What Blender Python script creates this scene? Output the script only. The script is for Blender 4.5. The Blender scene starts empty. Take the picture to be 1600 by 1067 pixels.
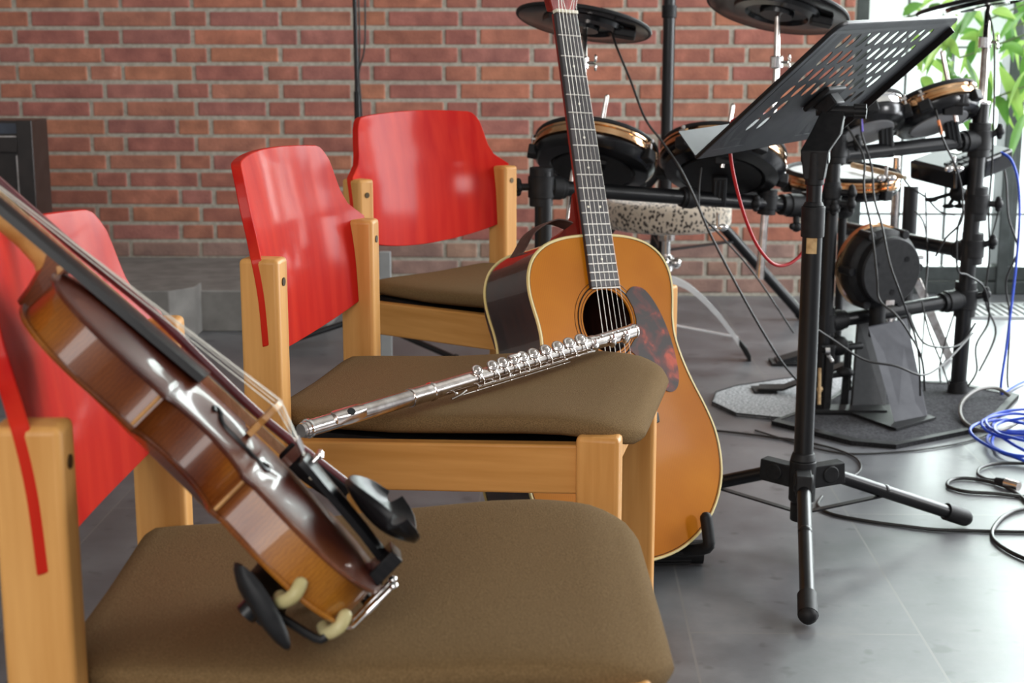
import bpy, bmesh, math, random
from mathutils import Vector, Matrix
random.seed(7)
PI = math.pi
S = bpy.context.scene
C = S.collection

# ------------------------------------------------------------------ camera
H = .92
PITCH = math.radians(11.626); YAW = math.radians(1.528); FPX = 2350.
cd = bpy.data.cameras.new('camera'); cam = bpy.data.objects.new('camera', cd); C.objects.link(cam)
cam.location = (0, 0, H); cam.rotation_euler = (PI / 2 - PITCH, 0, YAW)
cd.sensor_width = 36; cd.lens = FPX / 1600 * 36; cd.clip_start = .05
cd.dof.use_dof = True; cd.dof.focus_distance = 2.0; cd.dof.aperture_fstop = 9.5
S.camera = cam
S.view_settings.view_transform = 'Standard'; S.view_settings.look = 'None'
S.view_settings.exposure = 0.2; S.view_settings.gamma = 1

_fw = Vector((-math.sin(YAW) * math.cos(PITCH), math.cos(YAW) * math.cos(PITCH), -math.sin(PITCH)))
_rt = Vector((math.cos(YAW), math.sin(YAW), 0)); _up = _rt.cross(_fw)
def _ray(px, py): return _fw + _rt * ((px - 800) / FPX) + _up * ((533.5 - py) / FPX)
def G(px, py, z=0.):            # where a sight line meets the level z
    d = _ray(px, py); return Vector((0, 0, H)) + d * ((z - H) / d.z)
def P(px, py, Y):               # where a sight line meets the upright plane at depth Y
    d = _ray(px, py); return Vector((0, 0, H)) + d * (Y / d.y)

# ------------------------------------------------------------------ world and lights
w = bpy.data.worlds.new('world'); S.world = w; w.use_nodes = True
nt = w.node_tree; nt.nodes.clear()
def N(nt, t, **k):
    n = nt.nodes.new(t)
    for a, b in k.items():
        if a in ('op',): n.operation = b
        else: setattr(n, a, b)
    return n
L = lambda a, b: nt.links.new(a, b)
tc = N(nt, 'ShaderNodeTexCoord'); sep = N(nt, 'ShaderNodeSeparateXYZ'); L(tc.outputs['Generated'], sep.inputs[0])
mr = N(nt, 'ShaderNodeMapRange'); mr.inputs['From Min'].default_value = .1; mr.inputs['From Max'].default_value = .5
mr.interpolation_type = 'SMOOTHSTEP'; L(sep.outputs['Y'], mr.inputs['Value'])
nz = N(nt, 'ShaderNodeTexNoise'); nz.inputs['Scale'].default_value = 9; nz.inputs['Detail'].default_value = 3; L(tc.outputs['Generated'], nz.inputs['Vector'])
cr = N(nt, 'ShaderNodeValToRGB'); cr.color_ramp.elements[0].position = .42; cr.color_ramp.elements[1].position = .6
cr.color_ramp.elements[0].color = (.62, .88, .66, 1); cr.color_ramp.elements[1].color = (1.15, 1.25, 1.2, 1)
L(nz.outputs['Fac'], cr.inputs['Fac'])
low = N(nt, 'ShaderNodeMapRange'); low.inputs['From Min'].default_value = -.045; low.inputs['From Max'].default_value = .01
L(sep.outputs['Z'], low.inputs['Value'])
mxo = N(nt, 'ShaderNodeMix', data_type='RGBA'); mxo.inputs['A'].default_value = (1.9, 2.0, 2.1, 1)
L(low.outputs[0], mxo.inputs['Factor']); L(cr.outputs['Color'], mxo.inputs['B'])
mx = N(nt, 'ShaderNodeMix', data_type='RGBA'); mx.inputs['A'].default_value = (.46, .465, .48, 1)
L(mr.outputs[0], mx.inputs['Factor']); L(mxo.outputs['Result'], mx.inputs['B'])
bg = N(nt, 'ShaderNodeBackground'); bg.inputs['Strength'].default_value = 1.0
L(mx.outputs['Result'], bg.inputs['Color'])
wo = N(nt, 'ShaderNodeOutputWorld'); L(bg.outputs[0], wo.inputs['Surface'])

def area(name, loc, target, sx, sy, power, col=(1, 1, 1)):
    l = bpy.data.lights.new(name, 'AREA'); l.shape = 'RECTANGLE'; l.size = sx; l.size_y = sy; l.energy = power; l.color = col
    o = bpy.data.objects.new(name, l); C.objects.link(o); o.location = loc
    o.rotation_euler = (Vector(target) - Vector(loc)).to_track_quat('-Z', 'Y').to_euler(); return o
area('window_daylight_right', (3.3, 4.1, 1.3), (0.5, 3.6, .0), 1.5, 2.0, 135, (.93, .97, 1))
area('window_daylight_back', (2.35, 5.75, 1.35), (1.2, 3.0, .2), 2.3, 2.5, 250, (.93, .98, 1))
area('fill_light_rear', (-.6, -2.6, 2.3), (0, 3, .6), 2.8, 1.8, 95, (1, .98, .95))  # fill lamp added behind the camera to brighten the brick wall

area('highlight_lamp_side', (3.3, 1.88, 1.12), (-.2, 3.1, .65), .42, .55, 21, (1, 1, 1))  # small lamp added to put a bright spot on the far chair's backrest
# ------------------------------------------------------------------ materials
def newmat(name):
    m = bpy.data.materials.new(name); m.use_nodes = True
    return m, m.node_tree, m.node_tree.nodes['Principled BSDF']
def ramp(nt, stops, fac):
    r = nt.nodes.new('ShaderNodeValToRGB'); e = r.color_ramp.elements
    e[0].position, e[0].color = stops[0][0], (*stops[0][1], 1)
    e[1].position, e[1].color = stops[-1][0], (*stops[-1][1], 1)
    for p, c in stops[1:-1]:
        x = e.new(p); x.color = (*c, 1)
    nt.links.new(fac, r.inputs['Fac']); return r
def mapped(nt, scale, coord='Object'):
    t = nt.nodes.new('ShaderNodeTexCoord'); m = nt.nodes.new('ShaderNodeMapping'); m.inputs['Scale'].default_value = scale
    nt.links.new(t.outputs[coord], m.inputs['Vector']); return m
def noisemat(name, c0, c1, scale=(10, 10, 10), rough=.5, metal=0, coat=0, bump=0, detail=4, lo=.35, hi=.65, sheen=0, coatr=.1, spec=.5):
    m, nt, b = newmat(name); mp = mapped(nt, scale)
    n = nt.nodes.new('ShaderNodeTexNoise'); n.inputs['Scale'].default_value = 1; n.inputs['Detail'].default_value = detail
    nt.links.new(mp.outputs[0], n.inputs['Vector'])
    r = ramp(nt, [(lo, c0), (hi, c1)], n.outputs['Fac']); nt.links.new(r.outputs[0], b.inputs['Base Color'])
    b.inputs['Roughness'].default_value = rough; b.inputs['Metallic'].default_value = metal
    b.inputs['Coat Weight'].default_value = coat; b.inputs['Coat Roughness'].default_value = coatr
    b.inputs['Specular IOR Level'].default_value = spec
    if sheen: b.inputs['Sheen Weight'].default_value = sheen
    if bump:
        bp = nt.nodes.new('ShaderNodeBump'); bp.inputs['Strength'].default_value = bump; bp.inputs['Distance'].default_value = .001
        nt.links.new(n.outputs['Fac'], bp.inputs['Height']); nt.links.new(bp.outputs[0], b.inputs['Normal'])
    return m
M = {}
M['wood_v'] = noisemat('beech_upright', (.54, .245, .060), (.68, .345, .105), (45, 45, 3), .48, coat=.08, coatr=.25, detail=5, spec=.25)
M['wood_h'] = noisemat('beech_rail', (.52, .235, .055), (.66, .325, .095), (3, 45, 45), .48, coat=.08, coatr=.25, detail=5, spec=.25)
M['red'] = noisemat('red_lacquer_plywood', (.43, .008, .006), (.54, .024, .011), (30, 30, 2.5), .45, coat=.15, coatr=.13, detail=6, spec=.04)
M['fabric'] = noisemat('brown_woven_fabric', (.128, .078, .034), (.198, .125, .059), (700, 700, 700), .95, bump=.8, spec=.08)
M['screw'] = noisemat('dark_bronze', (.05, .035, .02), (.1, .07, .04), rough=.4, metal=1)
M['mortar'] = noisemat('mortar', (.36, .325, .27), (.50, .46, .39), (60, 60, 60), .95, bump=1.2, spec=.1)
M['black'] = noisemat('black_powder_coat', (.005, .005, .006), (.009, .009, .010), rough=.33, spec=.4)
M['blackmat'] = noisemat('black_rubber', (.006, .006, .007), (.012, .012, .013), (80, 80, 80), .55, spec=.3)
M['blackgloss'] = noisemat('black_gloss_plastic', (.004, .004, .005), (.007, .007, .008), rough=.2)
M['traygrey'] = noisemat('dark_grey_sheet_metal', (.022, .025, .028), (.034, .037, .041), (30, 30, 30), .45, spec=.4)
M['chrome'] = noisemat('chrome', (.72, .70, .68), (.85, .83, .82), rough=.12, metal=1)
M['satin'] = noisemat('satin_chrome', (.78, .79, .80), (.9, .9, .91), rough=.42, metal=.7)
M['plategrey'] = noisemat('grey_steel_plate', (.036, .036, .044), (.048, .048, .057), (30, 30, 30), .6, spec=.25)
M['silver'] = noisemat('tarnished_silver', (.50, .44, .41), (.74, .69, .66), (60, 60, 60), .17, metal=1)
M['copper'] = noisemat('copper_toned_chrome', (.55, .26, .10), (.85, .55, .32), (12, 12, 12), .14, metal=1)
M['ebony'] = noisemat('ebony', (.006, .006, .007), (.012, .011, .012), (20, 20, 200), .3, spec=.18)
M['rosewood'] = noisemat('rosewood_lacquered', (.012, .004, .003), (.045, .014, .009), (60, 4, 60), .25, coat=1, coatr=.04)
M['fret_board'] = noisemat('rosewood_fingerboard', (.018, .014, .015), (.045, .034, .036), (90, 4, 90), .4)
M['mahogany'] = noisemat('red_mahogany', (.18, .012, .008), (.30, .026, .014), (60, 6, 60), .4, coat=.15, spec=.3)
M['cream'] = noisemat('cream_binding', (.62, .50, .20), (.75, .62, .30), rough=.35)
M['bone'] = noisemat('bone', (.75, .7, .55), (.85, .8, .68), rough=.4)
M['string'] = noisemat('steel_string', (.36, .33, .29), (.46, .43, .38), rough=.4, metal=.6)
M['fretwire'] = noisemat('nickel_fret_wire', (.60, .57, .52), (.7, .67, .62), rough=.35, metal=.4)
M['cork'] = noisemat('cavity_dark', (.02, .012, .008), (.04, .025, .015), rough=.8)
M['paper'] = noisemat('label_paper', (.3, .27, .22), (.4, .36, .3), rough=.9)
M['tan'] = noisemat('bow_hair', (.55, .38, .22), (.72, .53, .33), (200, 200, 4), .45)
M['purplewood'] = noisemat('pernambuco', (.085, .016, .022), (.15, .03, .035), (50, 50, 6), .25, coat=.8)
M['ambermaple'] = noisemat('amber_maple', (.36, .16, .04), (.52, .26, .08), (60, 60, 60), .4, coat=.4)
M['pale_rubber'] = noisemat('yellowed_rubber', (.45, .38, .17), (.6, .53, .28), (30, 30, 30), .5)
M['greyplast'] = noisemat('pale_grey_plastic', (.30, .31, .31), (.40, .41, .41), rough=.5)
M['drumgrey'] = noisemat('grey_pad_base', (.26, .26, .265), (.32, .32, .33), rough=.35)
M['whitehead'] = noisemat('white_mesh_head', (.6, .62, .62), (.75, .77, .77), rough=.5)
M['stickwood'] = noisemat('hickory_stick', (.50, .31, .16), (.66, .45, .26), (8, 80, 80), .5)
M['leather'] = noisemat('brown_leather', (.055, .026, .02), (.10, .05, .038), (60, 60, 60), .6)
M['frame'] = noisemat('grey_green_window_frame', (.035, .042, .042), (.06, .07, .07), (20, 20, 20), .4)
M['muntin'] = noisemat('grey_glazing_bar', (.10, .11, .11), (.16, .17, .17), rough=.6)
M['stone'] = noisemat('grey_plaster', (.16, .15, .14), (.23, .22, .205), (14, 14, 14), .85)
M['cabinet'] = noisemat('black_brown_lacquer', (.014, .010, .009), (.026, .019, .017), (20, 20, 20), .3)
M['cabpanel'] = noisemat('blue_grey_glass_panel', (.03, .038, .055), (.05, .06, .085), rough=.12)
M['redcable'] = noisemat('red_cable', (.38, .008, .014), (.5, .015, .02), rough=.4)
M['bluecable'] = noisemat('blue_cable', (.012, .05, .42), (.02, .08, .6), rough=.35)
M['blackcable'] = noisemat('black_cable', (.012, .011, .011), (.02, .019, .018), rough=.4)
M['purple'] = noisemat('violet_tape', (.10, .06, .45), (.16, .1, .55), rough=.5)
M['orange'] = noisemat('orange_tape', (.75, .2, .05), (.85, .28, .08), rough=.5)
M['gold'] = noisemat('gold_sticker', (.42, .26, .11), (.62, .42, .2), (90, 90, 90), .35)
M['leaf'] = noisemat('green_leaf', (.05, .15, .025), (.14, .30, .055), (7, 7, 7), .4)
M['leaf2'] = noisemat('yellow_green_leaf', (.20, .36, .07), (.34, .50, .12), (7, 7, 7), .4)
M['stem'] = noisemat('green_stem', (.06, .10, .03), (.11, .15, .05), rough=.6)
M['terracotta'] = noisemat('dark_planter', (.05, .05, .05), (.08, .08, .08), rough=.7)
M['leddark'] = noisemat('display_glass', (.16, .17, .12), (.25, .25, .17), rough=.2)
M['white'] = noisemat('white_print', (.7, .7, .7), (.8, .8, .8), rough=.5)
M['greycable'] = noisemat('grey_cable', (.09, .08, .075), (.13, .12, .11), rough=.4)
for k in ('leaf', 'leaf2'):
    b = M[k].node_tree.nodes['Principled BSDF']
    ntm = M[k].node_tree; out = ntm.nodes['Material Output']
    tr = ntm.nodes.new('ShaderNodeBsdfTranslucent'); ms = ntm.nodes.new('ShaderNodeMixShader'); ms.inputs[0].default_value = .45
    ntm.links.new(b.inputs['Base Color'].links[0].from_socket, tr.inputs['Color'])
    ntm.links.new(b.outputs[0], ms.inputs[1]); ntm.links.new(tr.outputs[0], ms.inputs[2]); ntm.links.new(ms.outputs[0], out.inputs['Surface'])
def brickmat():
    m, nt, b = newmat('red_brick'); a = nt.nodes.new('ShaderNodeVertexColor'); a.layer_name = 'tone'
    n = nt.nodes.new('ShaderNodeTexNoise'); mp = mapped(nt, (18, 18, 18)); nt.links.new(mp.outputs[0], n.inputs['Vector']); n.inputs['Scale'].default_value = 1; n.inputs['Detail'].default_value = 8
    r = ramp(nt, [(.3, (.72, .72, .76)), (.55, (1, 1, 1)), (.72, (1.25, 1.25, 1.25)), (.85, (1.8, 2.2, 2.4))], n.outputs['Fac'])
    mm = nt.nodes.new('ShaderNodeMix'); mm.data_type = 'RGBA'; mm.blend_type = 'MULTIPLY'; mm.inputs['Factor'].default_value = 1
    nt.links.new(a.outputs['Color'], mm.inputs['A']); nt.links.new(r.outputs[0], mm.inputs['B']); nt.links.new(mm.outputs['Result'], b.inputs['Base Color'])
    b.inputs['Roughness'].default_value = .85; b.inputs['Specular IOR Level'].default_value = .25
    n2 = nt.nodes.new('ShaderNodeTexNoise'); n2.inputs['Scale'].default_value = 140; n2.inputs['Detail'].default_value = 4
    nt.links.new(mp.outputs[0], n2.inputs['Vector']); n2.inputs['Scale'].default_value = 9
    bp = nt.nodes.new('ShaderNodeBump'); bp.inputs['Strength'].default_value = .6; bp.inputs['Distance'].default_value = .003
    nt.links.new(n2.outputs['Fac'], bp.inputs['Height']); nt.links.new(bp.outputs[0], b.inputs['Normal']); return m
M['brick'] = brickmat()
def floormat():
    m, nt, b = newmat('slate_floor_tiles'); tcn = nt.nodes.new('ShaderNodeTexCoord')
    sp = nt.nodes.new('ShaderNodeSeparateXYZ'); nt.links.new(tcn.outputs['Object'], sp.inputs[0])
    cb = nt.nodes.new('ShaderNodeCombineXYZ')
    def mth(op, a, v):
        q = nt.nodes.new('ShaderNodeMath'); q.operation = op; nt.links.new(a, q.inputs[0]); q.inputs[1].default_value = v; return q.outputs[0]
    nt.links.new(mth('ADD', sp.outputs['Y'], 12 * 1.2 - 2.22 + .6), cb.inputs[0]); nt.links.new(mth('ADD', sp.outputs['X'], 20 * .36 - .218), cb.inputs[1])
    br = nt.nodes.new('ShaderNodeTexBrick'); br.offset = .5; br.offset_frequency = 2; br.squash = 1
    br.inputs['Scale'].default_value = 1; br.inputs['Brick Width'].default_value = 1.2; br.inputs['Row Height'].default_value = .36
    br.inputs['Mortar Size'].default_value = .0022; br.inputs['Mortar Smooth'].default_value = .2; br.inputs['Bias'].default_value = 0
    br.inputs['Color1'].default_value = (.9, .9, .9, 1); br.inputs['Color2'].default_value = (1.12, 1.12, 1.12, 1); br.inputs['Mortar'].default_value = (1, 1, 1, 1)
    nt.links.new(cb.outputs[0], br.inputs['Vector'])
    n = nt.nodes.new('ShaderNodeTexNoise'); n.inputs['Scale'].default_value = 5; n.inputs['Detail'].default_value = 9; n.inputs['Roughness'].default_value = .62
    nt.links.new(tcn.outputs['Object'], n.inputs['Vector'])
    r = ramp(nt, [(.3, (.080, .083, .091)), (.5, (.128, .131, .141)), (.7, (.19, .19, .197))], n.outputs['Fac'])
    # scattered darker scuffs
    n3 = nt.nodes.new('ShaderNodeTexNoise'); n3.inputs['Scale'].default_value = 16; n3.inputs['Detail'].default_value = 2; nt.links.new(tcn.outputs['Object'], n3.inputs['Vector'])
    r3 = ramp(nt, [(.28, (.55, .55, .55)), (.36, (1, 1, 1))], n3.outputs['Fac'])
    mm = nt.nodes.new('ShaderNodeMix'); mm.data_type = 'RGBA'; mm.blend_type = 'MULTIPLY'; mm.inputs['Factor'].default_value = 1
    nt.links.new(r.outputs[0], mm.inputs['A']); nt.links.new(br.outputs['Color'], mm.inputs['B'])
    m2 = nt.nodes.new('ShaderNodeMix'); m2.data_type = 'RGBA'; m2.blend_type = 'MULTIPLY'; m2.inputs['Factor'].default_value = 1
    nt.links.new(mm.outputs['Result'], m2.inputs['A']); nt.links.new(r3.outputs[0], m2.inputs['B'])
    m3 = nt.nodes.new('ShaderNodeMix'); m3.data_type = 'RGBA'; m3.inputs['B'].default_value = (.17, .168, .165, 1)
    nt.links.new(br.outputs['Fac'], m3.inputs['Factor']); nt.links.new(m2.outputs['Result'], m3.inputs['A']); nt.links.new(m3.outputs['Result'], b.inputs['Base Color'])
    rr = nt.nodes.new('ShaderNodeMapRange'); rr.inputs['To Min'].default_value = .22; rr.inputs['To Max'].default_value = .48
    nt.links.new(n.outputs['Fac'], rr.inputs['Value']); nt.links.new(rr.outputs[0], b.inputs['Roughness'])
    b.inputs['Specular IOR Level'].default_value = .6
    bp = nt.nodes.new('ShaderNodeBump'); bp.inputs['Strength'].default_value = .25; bp.inputs['Distance'].default_value = .002
    nt.links.new(n.outputs['Fac'], bp.inputs['Height']); nt.links.new(bp.outputs[0], b.inputs['Normal']); return m
M['floor'] = floormat()
def sprucemat():
    m, nt, b = newmat('aged_spruce_top'); mp = mapped(nt, (1, 1, 1))
    wv = nt.nodes.new('ShaderNodeTexWave'); wv.inputs['Scale'].default_value = 90; wv.inputs['Distortion'].default_value = 1.2; wv.bands_direction = 'X'
    nt.links.new(mp.outputs[0], wv.inputs['Vector'])
    n = nt.nodes.new('ShaderNodeTexNoise'); n.inputs['Scale'].default_value = 7; nt.links.new(mp.outputs[0], n.inputs['Vector'])
    r = ramp(nt, [(.3, (.42, .128, .004)), (.7, (.52, .180, .008))], n.outputs['Fac'])
    r2 = ramp(nt, [(0, (.9, .88, .85)), (1, (1, 1, 1))], wv.outputs['Fac'])
    mm = nt.nodes.new('ShaderNodeMix'); mm.data_type = 'RGBA'; mm.blend_type = 'MULTIPLY'; mm.inputs['Factor'].default_value = .8
    nt.links.new(r.outputs[0], mm.inputs['A']); nt.links.new(r2.outputs[0], mm.inputs['B']); nt.links.new(mm.outputs['Result'], b.inputs['Base Color'])
    b.inputs['Roughness'].default_value = .35; b.inputs['Coat Weight'].default_value = .03; b.inputs['Specular IOR Level'].default_value = .08; b.inputs['Coat Roughness'].default_value = .08; return m
M['spruce'] = sprucemat()
def tortoise():
    m, nt, b = newmat('tortoiseshell'); mp = mapped(nt, (26, 26, 26))
    n = nt.nodes.new('ShaderNodeTexNoise'); n.inputs['Scale'].default_value = 1; n.inputs['Detail'].default_value = 6; n.inputs['Distortion'].default_value = .6
    nt.links.new(mp.outputs[0], n.inputs['Vector'])
    r = ramp(nt, [(.45, (.022, .010, .008)), (.56, (.10, .012, .006)), (.66, (.45, .05, .012))], n.outputs['Fac']); nt.links.new(r.outputs[0], b.inputs['Base Color'])
    b.inputs['Roughness'].default_value = .38; b.inputs['Specular IOR Level'].default_value = .25; return m
M['tortoise'] = tortoise()
def violinmat(name, a, c, d, horiz):
    # sunburst-free flamed maple: fine bands across the ribs, broad tone patches
    m, nt, b = newmat(name); mp = mapped(nt, (1, 1, 1))
    wv = nt.nodes.new('ShaderNodeTexWave'); wv.inputs['Scale'].default_value = 95; wv.inputs['Distortion'].default_value = 5; wv.inputs['Detail'].default_value = 2; wv.inputs['Detail Scale'].default_value = 2
    wv.bands_direction = horiz; nt.links.new(mp.outputs[0], wv.inputs['Vector'])
    n = nt.nodes.new('ShaderNodeTexNoise'); n.inputs['Scale'].default_value = 8; n.inputs['Detail'].default_value = 2; nt.links.new(mp.outputs[0], n.inputs['Vector'])
    r = ramp(nt, [(.32, a), (.5, c), (.66, d)], n.outputs['Fac'])
    r2 = ramp(nt, [(0, (.78, .74, .7)), (1, (1.08, 1.08, 1.08))], wv.outputs['Fac'])
    mm = nt.nodes.new('ShaderNodeMix'); mm.data_type = 'RGBA'; mm.blend_type = 'MULTIPLY'; mm.inputs['Factor'].default_value = .8
    nt.links.new(r.outputs[0], mm.inputs['A']); nt.links.new(r2.outputs[0], mm.inputs['B']); nt.links.new(mm.outputs['Result'], b.inputs['Base Color'])
    b.inputs['Roughness'].default_value = .35; b.inputs['Specular IOR Level'].default_value = .25; b.inputs['Coat Weight'].default_value = .5; b.inputs['Coat Roughness'].default_value = .05; return m
M['violin_rib'] = violinmat('violin_flamed_ribs', (.06, .008, .004), (.19, .050, .006), (.38, .14, .012), 'Y')
M['violin_top'] = violinmat('violin_varnished_top', (.035, .007, .005), (.075, .016, .008), (.14, .038, .010), 'X')
def leopard():
    m, nt, b = newmat('leopard_print_plush'); mp = mapped(nt, (105, 105, 75))
    v = nt.nodes.new('ShaderNodeTexVoronoi'); v.inputs['Scale'].default_value = 1; v.inputs['Randomness'].default_value = .9; nt.links.new(mp.outputs[0], v.inputs['Vector'])
    n = nt.nodes.new('ShaderNodeTexNoise'); n.inputs['Scale'].default_value = 1.6; nt.links.new(mp.outputs[0], n.inputs['Vector'])
    ad = nt.nodes.new('ShaderNodeMath'); ad.operation = 'ADD'; nt.links.new(v.outputs['Distance'], ad.inputs[0]); nt.links.new(n.outputs['Fac'], ad.inputs[1])
    r = ramp(nt, [(.0, (.05, .035, .028)), (.60, (.05, .035, .028)), (.86, (.05, .035, .028)), (.94, (.66, .56, .45))], ad.outputs[0])
    r.color_ramp.interpolation = 'LINEAR'; nt.links.new(r.outputs[0], b.inputs['Base Color']); b.inputs['Roughness'].default_value = .95; b.inputs['Sheen Weight'].default_value = .5; return m
M['leopard'] = leopard()
def carpetmat(name, c0, c1):
    return noisemat(name, c0, c1, (160, 160, 160), .98, bump=2, spec=.1, detail=3)
M['carpet'] = carpetmat('lit_grey_carpet', (.22, .225, .235), (.66, .67, .69))  # pale tones stand in for grazing window light on the drum carpet
M['carpetdark'] = carpetmat('dark_grey_carpet', (.035, .035, .04), (.075, .075, .08))
def glassmat():
    m = bpy.data.materials.new('window_glass'); m.use_nodes = True; nt = m.node_tree; nt.nodes.clear()
    o = nt.nodes.new('ShaderNodeOutputMaterial'); t = nt.nodes.new('ShaderNodeBsdfTransparent'); t.inputs['Color'].default_value = (.93, .96, .94, 1)
    g = nt.nodes.new('ShaderNodeBsdfGlossy'); g.inputs['Roughness'].default_value = .03
    f = nt.nodes.new('ShaderNodeFresnel'); f.inputs['IOR'].default_value = 1.45
    mx = nt.nodes.new('ShaderNodeMixShader'); nt.links.new(f.outputs[0], mx.inputs[0]); nt.links.new(t.outputs[0], mx.inputs[1]); nt.links.new(g.outputs[0], mx.inputs[2])
    nt.links.new(mx.outputs[0], o.inputs[0]); return m
M['glass'] = glassmat()

# ------------------------------------------------------------------ mesh builder
def frame_from(p0, p1, up=None):
    z = (Vector(p1) - Vector(p0)).normalized()
    a = Vector(up) if up is not None else (Vector((0, 0, 1)) if abs(z.z) < .95 else Vector((0, 1, 0)))
    x = a.cross(z)
    if x.length < 1e-6: x = Vector((1, 0, 0)).cross(z)
    x.normalize(); y = z.cross(x)
    return x, y, z
def axis_matrix(origin, z, xhint=(1, 0, 0)):
    z = Vector(z).normalized(); x = Vector(xhint); x = (x - z * x.dot(z)).normalized(); y = z.cross(x)
    m = Matrix((x, y, z)).transposed().to_4x4(); m.translation = Vector(origin); return m
class MB:
    def __init__(s): s.v = []; s.f = []
    def add(s, vs, fs, mat=None):
        o = len(s.v)
        for v in vs:
            v = Vector(v); s.v.append(mat @ v if mat is not None else v)
        for f in fs: s.f.append(tuple(i + o for i in f))
        return s
    def box(s, c, d, mat=None):
        x, y, z = c; a, b, e = d[0] / 2, d[1] / 2, d[2] / 2
        vs = [(x + i * a, y + j * b, z + k * e) for k in (-1, 1) for j in (-1, 1) for i in (-1, 1)]
        return s.add(vs, [(0, 2, 3, 1), (4, 5, 7, 6), (0, 1, 5, 4), (2, 6, 7, 3), (0, 4, 6, 2), (1, 3, 7, 5)], mat)
    def beam(s, p0, p1, w, h, up=None, mat=None):
        x, y, z = frame_from(p0, p1, up); p0 = Vector(p0); p1 = Vector(p1)
        vs = [p + x * (i * w / 2) + y * (j * h / 2) for p in (p0, p1) for j in (-1, 1) for i in (-1, 1)]
        return s.add(vs, [(0, 2, 3, 1), (4, 5, 7, 6), (0, 1, 5, 4), (2, 6, 7, 3), (0, 4, 6, 2), (1, 3, 7, 5)], mat)
    def cyl(s, p0, p1, r0, r1=None, n=20, mat=None):
        r1 = r0 if r1 is None else r1
        x, y, z = frame_from(p0, p1); vs = []
        for p, r in ((Vector(p0), r0), (Vector(p1), r1)):
            for i in range(n):
                a = 2 * PI * i / n; vs.append(p + x * (r * math.cos(a)) + y * (r * math.sin(a)))
        fs = [(i, (i + 1) % n, n + (i + 1) % n, n + i) for i in range(n)] + [tuple(range(n - 1, -1, -1)), tuple(range(n, 2 * n))]
        return s.add(vs, fs, mat)
    def tube(s, pts, r, n=8, closed=False, smooth=6, mat=None):
        pts = [Vector(p) for p in pts]
        if smooth > 1 and len(pts) > 2: pts = catmull(pts, smooth, closed)
        k = len(pts); rr = r if isinstance(r, (list, tuple)) else None
        vs = []; up = None
        for i, p in enumerate(pts):
            a = pts[(i - 1) % k] if (closed or i > 0) else p; b = pts[(i + 1) % k] if (closed or i < k - 1) else p
            t = (b - a).normalized() if (b - a).length > 1e-9 else Vector((0, 0, 1))
            if up is None:
                up = Vector((0, 0, 1)) if abs(t.z) < .9 else Vector((1, 0, 0))
            x = up.cross(t); x = x.normalized() if x.length > 1e-6 else t.orthogonal().normalized(); y = t.cross(x); up = y
            rad = (rr[0] + (rr[-1] - rr[0]) * i / (k - 1)) if rr else r
            for j in range(n):
                q = 2 * PI * j / n; vs.append(p + x * (rad * math.cos(q)) + y * (rad * math.sin(q)))
        fs = []
        for i in range(k if closed else k - 1):
            a = i * n; b = ((i + 1) % k) * n
            for j in range(n): fs.append((a + j, a + (j + 1) % n, b + (j + 1) % n, b + j))
        if not closed: fs += [tuple(range(n - 1, -1, -1)), tuple(range((k - 1) * n, k * n))]
        return s.add(vs, fs, mat)
    def lathe(s, prof, n=32, mat=None, a0=0, a1=2 * PI):
        full = abs(a1 - a0 - 2 * PI) < 1e-6; k = len(prof); vs = []; m = n if full else n + 1
        for i in range(m):
            a = a0 + (a1 - a0) * i / n
            for r, z in prof: vs.append((r * math.cos(a), r * math.sin(a), z))
        fs = []
        for i in range(n):
            b = ((i + 1) % m) * k
            for j in range(k - 1): fs.append((i * k + j, b + j, b + j + 1, i * k + j + 1))
        return s.add(vs, fs, mat)
    def prism(s, out, z0, z1, mat=None):
        n = len(out)
        vs = [(x, y, z0) for x, y in out] + [(x, y, z1) for x, y in out]
        fs = [tuple(range(n - 1, -1, -1)), tuple(range(n, 2 * n))] + [(i, (i + 1) % n, n + (i + 1) % n, n + i) for i in range(n)]
        return s.add(vs, fs, mat)
    def ball(s, c, r, n=12, sc=(1, 1, 1), mat=None):
        c = Vector(c); vs = []; m = n // 2
        for i in range(m + 1):
            t = PI * i / m
            for j in range(n):
                a = 2 * PI * j / n
                vs.append(c + Vector((r * sc[0] * math.sin(t) * math.cos(a), r * sc[1] * math.sin(t) * math.sin(a), r * sc[2] * math.cos(t))))
        fs = []
        for i in range(m):
            for j in range(n): fs.append((i * n + j, (i + 1) * n + j, (i + 1) * n + (j + 1) % n, i * n + (j + 1) % n))
        return s.add(vs, fs, mat)
    def loft(s, secs, closed_ring=True, caps=True, mat=None):
        n = len(secs[0]); vs = [p for q in secs for p in q]; fs = []
        for i in range(len(secs) - 1):
            for j in range(n if closed_ring else n - 1):
                fs.append((i * n + j, i * n + (j + 1) % n, (i + 1) * n + (j + 1) % n, (i + 1) * n + j))
        if caps: fs += [tuple(range(n - 1, -1, -1)), tuple(range((len(secs) - 1) * n, len(secs) * n))]
        return s.add(vs, fs, mat)
    def sheet(s, front, back, mat=None):     # two equal grids of points -> one closed solid
        nu = len(front); nv = len(front[0]); vs = [p for r in front for p in r] + [p for r in back for p in r]; o = nu * nv; fs = []
        for i in range(nu - 1):
            for j in range(nv - 1):
                a = i * nv + j; fs.append((a, a + nv, a + nv + 1, a + 1)); fs.append((o + a, o + a + 1, o + a + nv + 1, o + a + nv))
        for i in range(nu - 1):
            a = i * nv; fs.append((a, o + a, o + a + nv, a + nv)); b = i * nv + nv - 1; fs.append((b, b + nv, o + b + nv, o + b))
        for j in range(nv - 1):
            fs.append((j, j + 1, o + j + 1, o + j)); b = (nu - 1) * nv + j; fs.append((b, o + b, o + b + 1, b + 1))
        return s.add(vs, fs, mat)
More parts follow.
